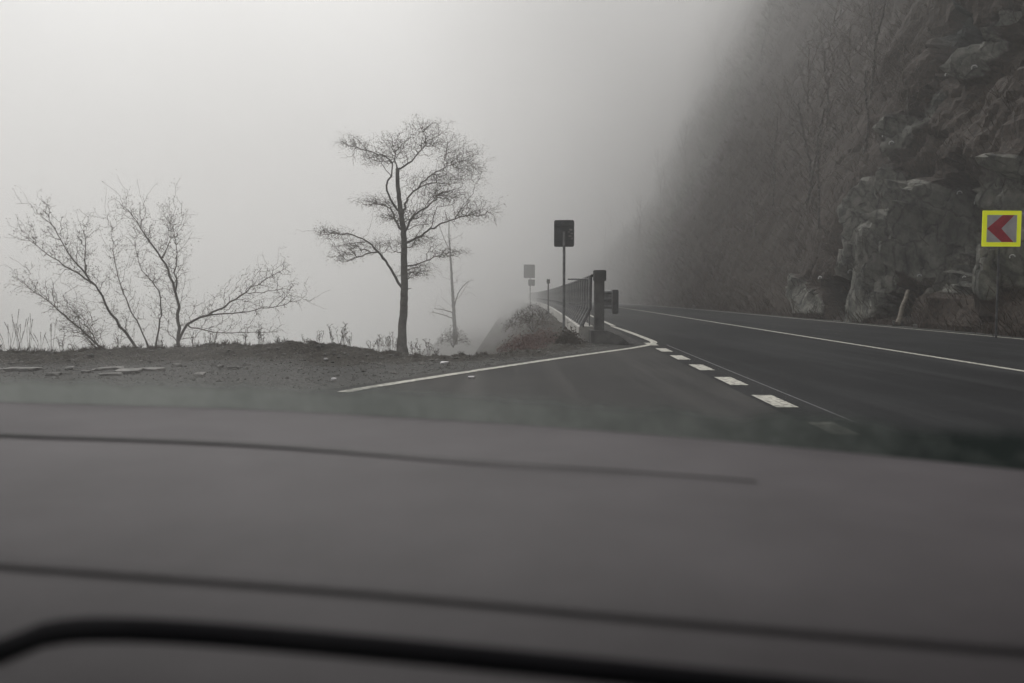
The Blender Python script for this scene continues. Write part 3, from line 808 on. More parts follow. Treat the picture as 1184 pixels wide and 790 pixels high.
for i in range(1, 60):
    Y = 19.8 + i * 1.15 + .012 * i * i; o = b0.copy(); COL.objects.link(o); o.parent = root; o.location = (fence_at(Y) - B0.x, Y - B0.y, 0)
# short return frame toward the sign post
bm = bmesh.new()
for z, r in ((1.62, .02), (1.02, .014)): add_cyl(bm, (-.06, .5, z), (-.62, .5, z), r, n=8)
add_cyl(bm, (-.06, .5, .4), (-.06, .5, 1.66), .018, n=8)
bm_obj('return_rail', bm, M['rail'], root)
# end pillar with cap, plinth
bm = bmesh.new(); add_box(bm, (.13, .02, .78), (.24, .26, 1.75))
pl = bm_obj('end_pillar', bm, M['dkconcrete'], root, bevel=.012)
bm = bmesh.new(); add_box(bm, (.14, .02, 1.70), (.30, .32, .27)); bm_obj('pillar_cap', bm, M['dkconcrete'], pl, bevel=.015)
bm = bmesh.new()
pts = [(-.10, -.28, .34), (.30, -.28, .34), (.62, -.26, .20), (.84, -.2, .04), (.84, .35, .04), (.62, .5, .2), (.30, .6, .34), (-.10, .6, .34)]
top = [bm.verts.new(q) for q in pts]; bot = [bm.verts.new((x * 1.02, y, -.1)) for x, y, z in pts]
bm.faces.new(top); bm.faces.new(bot[::-1])
for i in range(8): j = (i + 1) % 8; bm.faces.new((bot[i], bot[j], top[j], top[i]))
bmesh.ops.triangulate(bm, faces=[f_ for f_ in bm.faces if len(f_.verts) > 4])
bm_obj('plinth', bm, M['dkconcrete'], root)

# guardrail on the road side of the pillar
gx = 2.76; root = empty('guardrail', (gx, 24, 0)); tag(root, 'short corrugated crash barrier end with a dark end plate right of the pillar', 'guardrail')
bm = bmesh.new()
for zc in (1.30, 1.08, .86):
    add_cyl(bm, (-.05, .02, zc), (.35, 0, zc), .055, n=8)
add_box(bm, (.14, .05, 1.08), (.42, .02, .5))
bm_obj('beam', bm, M['galv'], root)
bm = bmesh.new(); add_box(bm, (.42, -.02, 1.01), (.19, .10, .74)); bm_obj('end_plate', bm, M['raildark'], root, bevel=.02)
bm = bmesh.new(); add_box(bm, (.316, -.03, 1.01), (.022, .11, .74)); bm_obj('reflector_strip', bm, M['rail'], root, bevel=.004)
bm = bmesh.new(); add_box(bm, (-.12, .04, .65), (.10, .12, 1.32)); bm_obj('post', bm, M['galv'], root, bevel=.008)

# ------------------------------------------------------------------ signs
def rounded_plate(w, h, r, th):
    bm = bmesh.new(); ring = []
    for cx, cz, a0 in ((w / 2 - r, h / 2 - r, 0), (-w / 2 + r, h / 2 - r, 90), (-w / 2 + r, -h / 2 + r, 180), (w / 2 - r, -h / 2 + r, 270)):
        for k in range(6):
            a = math.radians(a0 + 18 * k); ring.append((cx + r * math.cos(a), cz + r * math.sin(a)))
    A = [bm.verts.new((x, -th / 2, z)) for x, z in ring]; B = [bm.verts.new((x, th / 2, z)) for x, z in ring]
    bm.faces.new(A); bm.faces.new(B[::-1]); n = len(ring)
    for i in range(n): bm.faces.new((A[i], B[i], B[(i + 1) % n], A[(i + 1) % n]))
    return bm
def polyplate(pts, y):
    bm = bmesh.new(); bm.faces.new([bm.verts.new((x, y, z)) for x, z in pts]); return bm
g = G(652, 394); YS_ = 20.6; bx = P(652, 342, YS_).x
z0 = terrain(bx, YS_)[0]
root = empty('road_sign', (bx, YS_, 0), math.radians(-3)); tag(root, 'dark back of a tall rectangular road sign on a thin post beside the railing', 'road sign')
bm = bmesh.new(); add_cyl(bm, (0, 0, z0 - .3), (0, 0, 2.88), .036, n=14); bm_obj('post', bm, M['galv'], root, smooth=False)
zc = 1.2 + (342 - 270.5) / F * YS_
bm = rounded_plate(.53, .70, .05, .012)
for v_ in bm.verts: v_.co.z += zc; v_.co.y += .05
pl = bm_obj('plate', bm, M['signback'], root)
for dz in (-.2, .2):
    bm = bmesh.new(); add_box(bm, (0, .02, zc + dz), (.46, .045, .03)); bm_obj('bracket', bm, M['signback'], pl)
bm = bmesh.new(); r_ = random.Random(2)
for k, (x, z, w, h) in enumerate([(.17, .10, .10, .07), (.20, .0, .08, .05), (.16, -.07, .11, .04), (.21, -.14, .06, .06), (.19, .2, .09, .03), (.13, .04, .05, .04)]):
    pts = [(x + w * .5 * math.cos(a) * r_.uniform(.6, 1.1), zc + z + h * .5 * math.sin(a) * r_.uniform(.6, 1.1)) for a in np.linspace(0, 6.28, 9)[:-1]]
    bm.faces.new([bm.verts.new((a, .041, b)) for a, b in pts])
bm_obj('reflection_patch', bm, M['signpale'], pl)  # reflections on the sign back painted as ragged pale patches

# chevron sign
YC = 21.8; c = P(1158, 264.5, YC); sc = YC / F
root = empty('chevron_sign', (c.x, YC, 0), math.radians(3)); tag(root, 'fluorescent yellow framed sign with a red chevron pointing left by the cliff', 'road sign')
W = 46 * sc; H = 41 * sc; zc = c.z
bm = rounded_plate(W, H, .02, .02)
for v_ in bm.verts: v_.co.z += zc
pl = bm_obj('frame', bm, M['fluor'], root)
w2 = W / 2 - .125; h2 = H / 2 - .12
bm = polyplate([(-w2, zc - h2), (w2, zc - h2), (w2, zc + h2), (-w2, zc + h2)], -.0135); bm_obj('panel', bm, M['signwhite'], pl)
# red chevron (arm thickness like the photo)
e = .004
ch = [(-w2 + e, zc), (w2 * .02, zc + h2 - e), (w2 * .80, zc + h2 - e), (-w2 * .04, zc), (w2 * .80, zc - h2 + e), (w2 * .02, zc - h2 + e)]
bm = bmesh.new(); V_ = [bm.verts.new((x, -.0165, z)) for x, z in ch]
bm.faces.new((V_[0], V_[3], V_[2], V_[1])); bm.faces.new((V_[0], V_[5], V_[4], V_[3]))
bm_obj('chevron', bm, M['signred'], pl)
bm = bmesh.new(); add_cyl(bm, (.0, .07, -.1), (.0, .07, zc + H * .4), .03, n=12); bm_obj('post', bm, M['raildark'], root)
for dz in (-.28, .28):
    bm = bmesh.new(); add_box(bm, (.0, .03, zc + dz), (W * .8, .03, .04)); bm_obj('bracket', bm, M['galv'], pl)

# far signs in the fog
YF = 88.0; c = P(612, 318, YF); root = empty('road_sign', (c.x, YF, 0)); tag(root, 'faint square sign high on a post beyond the railing in the fog', 'road sign')
bm = bmesh.new(); add_cyl(bm, (.1, 0, -.5), (.1, 0, 3.6), .05, n=10); bm_obj('post', bm, M['far'], root)
bm = rounded_plate(1.25, 1.5, .05, .03)
for v_ in bm.verts: v_.co.z += 1.2 + (342 - 314) / F * YF; v_.co.y -= .08
bm_obj('plate', bm, M['far'], root)
bm = rounded_plate(.75, .7, .04, .03)
for v_ in bm.verts: v_.co.z += 1.2 + (342 - 327) / F * YF; v_.co.y -= .08; v_.co.x += .25
bm_obj('lower_plate', bm, M['far'], root)
c = P(634, 324, 48); root = empty('marker_post', (c.x, 48, 0)); tag(root, 'short stubby marker standing above the railing in the fog', 'marker')
bm = bmesh.new(); add_box(bm, (0, 0, 1.0), (.09, .09, 2.2)); bm_obj('post', bm, M['far'], root, bevel=.01)
bm = bmesh.new(); add_box(bm, (0, -.06, 2.08), (.2, .03, .26)); bm_obj('plate', bm, M['far'], root, bevel=.005)

# ------------------------------------------------------------------ things on the cliff
def cliff_pt(px, py):
    d = ray(px, py).normalized()
    hit, loc, nrm, idx = cl.ray_cast(CAM, d)
    return (loc, nrm) if hit else (None, None)
bpy.context.view_layer.update()
anch = [(1023, 158), (1031, 166), (1095, 88), (1127, 78), (1109, 224), (1129, 236), (1115, 321), (1063, 320), (983, 315), (949, 322), (1171, 297)]
bm = bmesh.new()
r_ = random.Random(5)
segs = 10
for q in range(segs):
    a0 = q / segs * 3.6; a1 = (q + 1) / segs * 3.6
    add_cyl(bm, (.075 * math.cos(a0), .075 * math.sin(a0), .05), (.075 * math.cos(a1), .075 * math.sin(a1), .05), .018, n=6)
me_ring = bm_obj('plate_ring', bm, M['white'])
bm = bmesh.new(); add_cyl(bm, (0, 0, -.1), (.02, .01, .12), .022, n=8); me_bolt = bm_obj('bolt', bm, M['galv'])
protos = (me_ring.data, me_bolt.data); bpy.data.objects.remove(me_ring); bpy.data.objects.remove(me_bolt)
alab = ['pale anchor ring on the cliff, left of a close pair halfway up', 'pale anchor ring on the cliff, right of a close pair halfway up', 'pale anchor ring high on the cliff', 'highest pale anchor ring near the top right of the cliff',
        'pale anchor ring left of the two above the chevron sign', 'pale anchor ring just left of the chevron sign top', 'pale anchor ring low on the cliff left of the chevron post', 'pale anchor ring above the leaning log',
        'pale anchor ring left of the grey buttress', 'faint anchor ring on the brushy slope far left', 'pale anchor ring just below the chevron sign']
for k, (px, py) in enumerate(anch):
    loc, nrm = cliff_pt(px, py)
    if loc is None: continue
    e_ = empty('rock_anchor', loc); e_.rotation_mode = 'QUATERNION'
    q = ((CAM - loc).normalized() * .6 + nrm).to_track_quat('Z', 'Y'); e_.rotation_quaternion = q
    e_.scale = [(loc - CAM).length / 36 * (1 + .3 * r_.uniform(-1, 1))] * 3
    tag(e_, alab[k], 'anchor', 'rock bolt anchors holding the net on the cliff')
    link(bpy.data.objects.new('ring', protos[0]), e_); link(bpy.data.objects.new('bolt', protos[1]), e_)

def log_obj(a, b, r, label):
    a = Vector(a); b = Vector(b); bm = bmesh.new(); n = 10; prev = None
    d = (b - a); q = d.to_track_quat('Z', 'Y')
    for i in range(n + 1):
        t = i / n; c = d * t + Vector((noise.noise(Vector((t * 3, 0, r))), noise.noise(Vector((0, t * 3, r))), 0)) * r * .3; rr = r * (1 - .35 * t)
        ring = [bm.verts.new(c + q @ Vector((rr * math.cos(k * .785), rr * math.sin(k * .785) , 0)) * (1 + .1 * noise.noise(Vector((k, t * 4, 0))))) for k in range(8)]
        if prev:
            for k in range(8): bm.faces.new((prev[k], prev[(k + 1) % 8], ring[(k + 1) % 8], ring[k]))
        else: bm.faces.new(ring[::-1])
        prev = ring
    bm.faces.new(prev); o = bm_obj('fallen_log', bm, M['log']); o.location = a; tag(o, label, 'log'); return o
YL = 29.0
a = P(1038, 374, YL); b = P(1050, 336, YL + .6); a.z = max(a.z, 0.02)
log_obj(a, b, .10, 'pale stripped log leaning against the foot of the cliff')
a = P(1146, 364, 25.2); b = P(1153, 357, 25.4); log_obj(a, b, .055, 'short pale splintered stick lying near the chevron post')
a = P(1172, 361, 25); b = P(1186, 358, 25); log_obj(a, b, .04, 'thin pale branch lying on the verge right of the chevron post')
# fallen rocks along the foot
r_ = random.Random(9)
for k, (px, py, s) in enumerate([(1085, 372, .28), (1101, 374, .2), (1120, 377, .25), (1056, 369, .22), (1136, 379, .16), (1168, 383, .2), (963, 361, .35), (940, 357, .4), (920, 356, .3), (905, 354, .32), (880, 351, .4), (860, 349, .3), (838, 347, .45), (1012, 367, .2)]):
    d = ray(px, py); # on the verge strip
    g = G(px, py, .0)
    s_ = g.dot(FW); g = R(s_, 13.95 + r_.uniform(0, .25), 0)
    o = bm_obj('fallen_rock', stone_bm(100 + k, s, s * .8, s * 1.0), M['rockgrey']); o.location = (g.x, g.y, s * .25); o.rotation_euler.z = k * 1.3
    tag(o, 'grey rock fallen at the foot of the cliff beside the road edge line', 'rock', 'fallen rocks along the cliff foot')

# undergrowth on the slope (uncountable)
def on_cliff(s, t):
    u, z, rm = cliff_height(s, t); return R(s, u, z), rm
gv = []; gf = []; cnt = 0; r_ = random.Random(21)
while cnt < 9000:
    s = 18 + r_.random() ** 1.6 * 130; t = r_.random() ** 1.5 * 45
    p, rm = on_cliff(s, t)
    if rm > .45 and r_.random() < .85: continue
    cnt += 1; big = 1 + s / 60
    nb = 5
    for _ in range(nb):
        h = r_.uniform(.2, .75) * big * .7; d = Vector((r_.gauss(0, .45), r_.gauss(0, .45), 1)) - RT * .5; d.normalize()
        w = .008 * big; a = p + Vector((r_.gauss(0, .25), r_.gauss(0, .25), -.05)); sd = d.cross(Vector((r_.gauss(0, 1), r_.gauss(0, 1), 0))).normalized() * w
        m = a + d * h * .55 + sd * 3; e = a + d * h + Vector((r_.gauss(0, .15), r_.gauss(0, .15), -.08)) * h
        o = len(gv); gv += [a - sd, a + sd, m + sd * .8, m - sd * .8, e]; gf += [(o, o + 1, o + 2, o + 3), (o + 3, o + 2, o + 4)]
tag(mesh_obj('undergrowth', gv, gf, M['brush']), 'brown leafless undergrowth covering the slope above the road', 'undergrowth', kind='stuff')

# bare trees on the slope: four kinds, copied
kinds = []
for kd in range(5):
    r = np.random.default_rng(40 + kd); T = Tree(); H = 9.0
    T.limb([(0, 0, -.4), (.1, 0, 2), (r.normal(0, .3), r.normal(0, .3), 5), (r.normal(0, .5), r.normal(0, .5), H)], .10, .018, root=-1, wig=.03)
    for k in range(9):
        z = 2.8 + k * .62; a = r.uniform(0, 6.28); L = (H - z) * .38 + .6
        b = T.p[T.nearest(np.array((0, 0, z)))]
        T.limb([b, b + np.array((math.cos(a) * L * .5, math.sin(a) * L * .5, L * .45)), b + np.array((math.cos(a) * L, math.sin(a) * L, L * 1.1))], .028, .009, wig=.03)
    at_ = []
    for _ in range(230):
        z = r.uniform(2.8, 9.6); rr = (1.1 + .6 * math.sin((z - 2.8) / 6.8 * math.pi)) * 1.2 * r.uniform(.2, 1); a = r.uniform(0, 6.28)
        at_.append((math.cos(a) * rr, math.sin(a) * rr, z))
    T.twigs(at_, .3, .05, rng_=r); T.radii(.007)
    th = [i for i in range(len(T.p)) if T.r[i] >= .05]; tn = [i for i in range(len(T.p)) if T.r[i] < .05]
    v, f = T.mesh(th, 7); m1 = bpy.data.meshes.new('trunk'); m1.from_pydata([tuple(q) for q in v], [], f); m1.materials.append(M['bark'])
    v, f = T.mesh(tn, 3); m2_ = bpy.data.meshes.new('crown'); m2_.from_pydata([tuple(q) for q in v], [], f); m2_.materials.append(M['twig'])
    kinds.append((m1, m2_))
r_ = random.Random(77); placed = []
spots = [(43, 9), (47, 15), (40, 17), (52, 8), (56, 14), (61, 6), (50, 22), (36, 21), (66, 12), (58, 24), (72, 18), (70, 5), (80, 8), (45, 28), (64, 30), (33, 17)]
while len(spots) < 75:
    spots.append((38 + r_.random() ** 1.3 * 190, 4 + r_.random() * 55))
for k, (s, t) in enumerate(spots):
    p, rm = on_cliff(s, t)
    e_ = empty('slope_tree', p, r_.uniform(0, 6.28)); sc_ = r_.uniform(.55, 1.15); e_.scale = (sc_,) * 3
    tag(e_, 'slender leafless tree growing on the fog covered slope', 'tree', 'leafless trees on the foggy slope')
    m1, m2_ = kinds[k % 5]
    tr_ = link(bpy.data.objects.new('trunk', m1), e_); link(bpy.data.objects.new('crown', m2_), e_)
    for c_ in e_.children: c_.rotation_euler = (r_.gauss(0, .06), r_.gauss(-.0, .06), 0)

# ------------------------------------------------------------------ the car we sit in
def dash_pt(px, py, zr):
    d = ray(px, py); return CAM + d * (zr / d.z)
def interp(pts, x):
    if x <= pts[0][0]: (x0, y0), (x1, y1) = pts[0], pts[1]
    elif x >= pts[-1][0]: (x0, y0), (x1, y1) = pts[-2], pts[-1]
    else:
        for (x0, y0), (x1, y1) in zip(pts, pts[1:]):
            if x <= x1: break
        # smooth
        i = [q[0] for q in pts].index(x0)
        m0 = (y1 - (pts[i - 1][1] if i > 0 else 2 * y0 - y1)) / (x1 - (pts[i - 1][0] if i > 0 else 2 * x0 - x1))
        m1 = ((pts[i + 2][1] if i + 2 < len(pts) else 2 * y1 - y0) - y0) / ((pts[i + 2][0] if i + 2 < len(pts) else 2 * x1 - x0) - x0)
        h = x1 - x0; t = (x - x0) / h
        return (2 * t**3 - 3 * t**2 + 1) * y0 + (t**3 - 2 * t**2 + t) * h * m0 + (-2 * t**3 + 3 * t**2) * y1 + (t**3 - t**2) * h * m1
    return y0 + (y1 - y0) * (x - x0) / (x1 - x0)
E0 = [(0, 463), (300, 472), (600, 489), (900, 513), (1184, 541)]
S1 = [(0, 503), (300, 515), (600, 539), (850, 558), (1184, 590)]
S2 = [(0, 655), (400, 685), (800, 721), (1184, 755)]
T0 = [(-200, 740), (0, 735), (45, 716), (110, 709), (250, 715), (500, 737), (800, 767), (1000, 787), (1184, 806)]
ZR = -.14
car = empty('car', (0, 0, 0)); tag(car, 'grey car dashboard seen from inside behind the windscreen', 'car')
cols = list(range(-900, 2101, 25))
def dash_mat():
    m, nt, b = newmat('dash_plastic'); L = nt.links
    tc = N(nt, 'ShaderNodeTexCoord')
    n1 = N(nt, 'ShaderNodeTexNoise', Scale=7, Detail=7, Roughness=.65); L.new(tc.outputs['Object'], n1.inputs['Vector'])
    cr = N(nt, 'ShaderNodeValToRGB'); e = cr.color_ramp.elements
    e[0].position = .3; e[0].color = (.052, .046, .050, 1); e[1].position = .7; e[1].color = (.080, .072, .078, 1)
    L.new(n1.outputs['Fac'], cr.inputs['Fac']); L.new(cr.outputs['Color'], b.inputs['Base Color'])
    n2 = N(nt, 'ShaderNodeTexVoronoi', Scale=900); L.new(tc.outputs['Object'], n2.inputs['Vector'])
    bp = N(nt, 'ShaderNodeBump', Strength=.25, Distance=.0005); L.new(n2.outputs['Distance'], bp.inputs['Height']); L.new(bp.outputs['Normal'], b.inputs['Normal'])
    b.inputs['Roughness'].default_value = .66; b.inputs['Specular IOR Level'].default_value = .25
    return m
M['dash'] = dash_mat()
M['crease'] = noise_mat('crease_plastic', (.034, .031, .033), (.042, .038, .041), 20, .62, 0, spec=.3)
M['rubber'] = noise_mat('black_rubber', (.010, .010, .012), (.016, .016, .018), 20, .9, 0, spec=.05)
def rows_mesh(name, rows, mat, parent):
    v = []; f = []; nr = len(rows)
    for px in cols:
        for fn in rows: v.append(fn(px))
    for i in range(len(cols) - 1):
        for j in range(nr - 1): a = i * nr + j; f.append((a, a + 1, a + nr + 1, a + nr))
    return mesh_obj(name, v, f, mat, parent, smooth=True)
def row(curve, dpy, dz):
    return lambda px: dash_pt(px, interp(curve, px) + dpy, ZR) + Vector((0, 0, dz))
def mixrow(c1, c2, t, dz):
    return lambda px: dash_pt(px, interp(c1, px) * (1 - t) + interp(c2, px) * t, ZR) + Vector((0, 0, dz))
def g1(px): return .0035 * (1 - sst(640, 900, px))
rows = [lambda px: dash_pt(px, interp(E0, px), ZR) + Vector((.03, .09, -.06)), lambda px: dash_pt(px, interp(E0, px), ZR) + Vector((.01, .02, -.012)), row(E0, 0, -.002), row(E0, 4, 0), mixrow(E0, S1, .5, .001), row(S1, -3.5, .0005),
        lambda px: row(S1, -1.5, 0)(px) - Vector((0, 0, .3 * g1(px))), lambda px: row(S1, 2.0, 0)(px) - Vector((0, 0, .3 * g1(px))), row(S1, 4.5, .0005),
        mixrow(S1, S2, .3, .003), mixrow(S1, S2, .6, .003), mixrow(S1, S2, .9, .001), row(S2, -5, 0), row(S2, -2, -.0008), row(S2, 3, -.0008), row(S2, 7, -.001),
        row(T0, -6, -.002), row(T0, 12, -.004), row(T0, 40, -.002), lambda px: dash_pt(px, interp(T0, px) + 160, ZR) + Vector((0, 0, -.002)),
        lambda px: dash_pt(px, interp(T0, px) + 230, ZR) + Vector((0, -.02, -.03)), lambda px: dash_pt(px, interp(T0, px) + 240, ZR) + Vector((0, -.02, -.3))]
dash = rows_mesh('dashboard', rows, M['dash'], car)
def tube_rows(name, curve, dpy, hw, hz, mat, parent):
    rs = []
    for k in range(9):
        a = math.pi * k / 8
        rs.append((lambda a: (lambda px: dash_pt(px, interp(curve, px) + dpy - hw * math.cos(a), ZR) + Vector((0, 0, -.006 + hz * math.sin(a)))))(a))
    return rows_mesh(name, rs, mat, parent)
tube_rows('rubber_trim', T0, 13, 13, .008, M['rubber'], dash)
def strip_rows(name, curve, w0, w1, fade0, fade1, dz, mat, x1):
    v = []; f = []; cs = [c for c in cols if c <= x1]
    for k, px in enumerate(cs):
        w_ = w0 + (w1 - w0) * sst(fade0, fade1, px)
        for q in (-1, -.4, .4, 1): v.append(dash_pt(px, interp(curve, px) + q * w_ / 2, ZR) + Vector((0, 0, dz + (.0012 if abs(q) < .5 else 0))))
        if k:
            for j in range(3): a = (k - 1) * 4 + j; f.append((a, a + 1, a + 5, a + 4))
    return mesh_obj(name, v, f, mat, dash, smooth=True)
strip_rows('crease_line', S1, 3.4, .05, 250, 860, .0015, M['crease'], 875)
strip_rows('panel_gap', S2, 4.0, 4.0, 0, 1, .0005, M['crease'], 2100)
# windscreen: sloping glass rising from behind the dash edge
lean = Vector((-.15, -.40, .90)).normalized()
def glass_pt(px, d):
    p = dash_pt(px, interp(E0, px), ZR) + Vector((.012, .03, -.012)); return p + lean * d + Vector((0, 0, -.05 * math.sin(min(1, d) * math.pi) * 0))
def topd(px): return .66 - .19 * sst(200, 1150, px)
v = []; f = []; vv = []
ds = [0, .01, .02, .03, .045, .06, .1, .2, .4, .58]
for px in cols:
    for d in ds: v.append(glass_pt(px, d * topd(px) / .58 if d > .15 else d)); vv.append(d)
nd = len(ds)
for i in range(len(cols) - 1):
    for j in range(nd - 1): a = i * nd + j; f.append((a, a + 1, a + nd + 1, a + nd))
def glass_mat():
    m = bpy.data.materials.new('windscreen_glass'); m.use_nodes = True; nt = m.node_tree; nt.nodes.clear(); L = nt.links
    out = N(nt, 'ShaderNodeOutputMaterial'); tr = N(nt, 'ShaderNodeBsdfTransparent'); gl = N(nt, 'ShaderNodeBsdfGlossy', Roughness=.03)
    tr.inputs['Color'].default_value = (.96, .975, .97, 1)
    fr = N(nt, 'ShaderNodeMath', operation='MULTIPLY'); fr.inputs[0].default_value = .05; fr.inputs[1].default_value = 1
    mx = N(nt, 'ShaderNodeMixShader'); L.new(fr.outputs[0], mx.inputs[0]); L.new(tr.outputs[0], mx.inputs[1]); L.new(gl.outputs[0], mx.inputs[2])
    at = N(nt, 'ShaderNodeAttribute', attribute_name='up')
    tc = N(nt, 'ShaderNodeTexCoord')
    n1 = N(nt, 'ShaderNodeTexNoise', Scale=16, Detail=4); L.new(tc.outputs['Object'], n1.inputs['Vector'])
    # dirt, dark frit and a painted reflection: strong at the base, wiped thin above
    a = N(nt, 'ShaderNodeMath', operation='MULTIPLY_ADD'); a.inputs[1].default_value = .03; L.new(n1.outputs['Fac'], a.inputs[0]); L.new(at.outputs['Fac'], a.inputs[2])
    mr = N(nt, 'ShaderNodeMapRange', interpolation_type='SMOOTHSTEP'); mr.inputs['From Min'].default_value = .044; mr.inputs['From Max'].default_value = .068; mr.inputs['To Min'].default_value = .96; mr.inputs['To Max'].default_value = .0
    L.new(a.outputs[0], mr.inputs['Value'])
    ac = N(nt, 'ShaderNodeAttribute', attribute_name='across')
    n3 = N(nt, 'ShaderNodeTexNoise', Scale=40, Detail=5); L.new(tc.outputs['Object'], n3.inputs['Vector'])
    aa = N(nt, 'ShaderNodeMath', operation='MULTIPLY_ADD'); aa.inputs[1].default_value = .5; L.new(n3.outputs['Fac'], aa.inputs[0]); L.new(ac.outputs['Fac'], aa.inputs[2])
    cr = N(nt, 'ShaderNodeValToRGB'); e = cr.color_ramp.elements
    e[0].position = .25; e[0].color = (.108, .119, .112, 1); e[1].position = 1.0; e[1].color = (.012, .016, .015, 1)  # pale left end: reflection put into the colour; dark right end: frit
    L.new(aa.outputs[0], cr.inputs['Fac'])
    df = N(nt, 'ShaderNodeBsdfDiffuse'); L.new(cr.outputs['Color'], df.inputs['Color'])
    tl = N(nt, 'ShaderNodeBsdfTranslucent'); L.new(cr.outputs['Color'], tl.inputs['Color'])
    ad = N(nt, 'ShaderNodeAddShader'); L.new(df.outputs[0], ad.inputs[0]); L.new(tl.outputs[0], ad.inputs[1])
    m2 = N(nt, 'ShaderNodeMixShader'); L.new(mr.outputs['Result'], m2.inputs[0]); L.new(mx.outputs[0], m2.inputs[1]); L.new(ad.outputs[0], m2.inputs[2])
    hz = N(nt, 'ShaderNodeMapRange'); hz.inputs['From Max'].default_value = .7; hz.inputs['To Min'].default_value = .06; hz.inputs['To Max'].default_value = .012  # haze veil added to the glass to lift dark tones, stronger at left
    L.new(ac.outputs['Fac'], hz.inputs['Value'])
    n4 = N(nt, 'ShaderNodeTexNoise', Scale=5, Detail=4); L.new(tc.outputs['Object'], n4.inputs['Vector'])
    hm = N(nt, 'ShaderNodeMath', operation='MULTIPLY'); L.new(hz.outputs['Result'], hm.inputs[0])
    h2 = N(nt, 'ShaderNodeMapRange'); h2.inputs['From Min'].default_value = .3; h2.inputs['From Max'].default_value = .7; h2.inputs['To Min'].default_value = .4; h2.inputs['To Max'].default_value = 1.7
    L.new(n4.outputs['Fac'], h2.inputs['Value']); L.new(h2.outputs['Result'], hm.inputs[1])
    dd_ = N(nt, 'ShaderNodeBsdfTranslucent'); dd_.inputs['Color'].default_value = (.75, .75, .73, 1)
    m3 = N(nt, 'ShaderNodeMixShader'); L.new(hm.outputs[0], m3.inputs[0]); L.new(m2.outputs[0], m3.inputs[1]); L.new(dd_.outputs[0], m3.inputs[2])
    L.new(m3.outputs[0], out.inputs['Surface'])
    return m
ws = mesh_obj('windscreen', v, f, glass_mat(), car, smooth=True)
at = ws.data.attributes.new('across', 'FLOAT', 'POINT'); at.data.foreach_set('value', [min(1, max(0, (px / 1184) ** 1.3 if px > 0 else 0)) * .75 for px in cols for d in ds])
at = ws.data.attributes.new('up', 'FLOAT', 'POINT'); at.data.foreach_set('value', vv)

# roof and right-hand pillar of the cabin (out of the frame, they shade the dashboard)
M['lining'] = noise_mat('headlining', (.03, .03, .03), (.045, .045, .044), 8, .9, 0)
v = []; f = []
rc = [c for c in cols if c >= 25]
for px in rc: 
    q = glass_pt(px, topd(px)); v += [q + Vector((0, .0, .004)), q + Vector((0, -.5, .05)), Vector((q.x, -2.2, q.z + .03)), Vector((q.x, -2.2, q.z + .07)), q + Vector((0, -.5, .1)), q + Vector((0, .01, .03))]
for i in range(len(rc) - 1):
    for j in range(6): a = i * 6; f.append((a + j, a + (j + 1) % 6, a + 6 + (j + 1) % 6, a + 6 + j))
mesh_obj('roof', v, f, M['lining'], car, smooth=False)
bm = bmesh.new(); q0 = glass_pt(1430, -.05); q1 = glass_pt(1430, .49)
for (a, b) in (((q0.x, q0.y + .1, .55), (q0.x, q0.y + .1, q0.z)), ): pass
vs_ = [bm.verts.new(q) for q in ((q0.x + .02, q0.y + .22, .35), (q0.x + .02, q0.y + .1, q0.z), (q1.x + .02, q1.y, q1.z + .06), (q1.x + .02, -2.2, q1.z + .06), (q1.x + .02, -2.2, .35))]
vt_ = [bm.verts.new(v_.co + Vector((.05, 0, 0))) for v_ in vs_]
bm.faces.new(vs_); bm.faces.new(vt_[::-1])
for i in range(5): bm.faces.new((vs_[i], vs_[(i + 1) % 5], vt_[(i + 1) % 5], vt_[i]))
bm_obj('side_panel', bm, M['lining'], car)

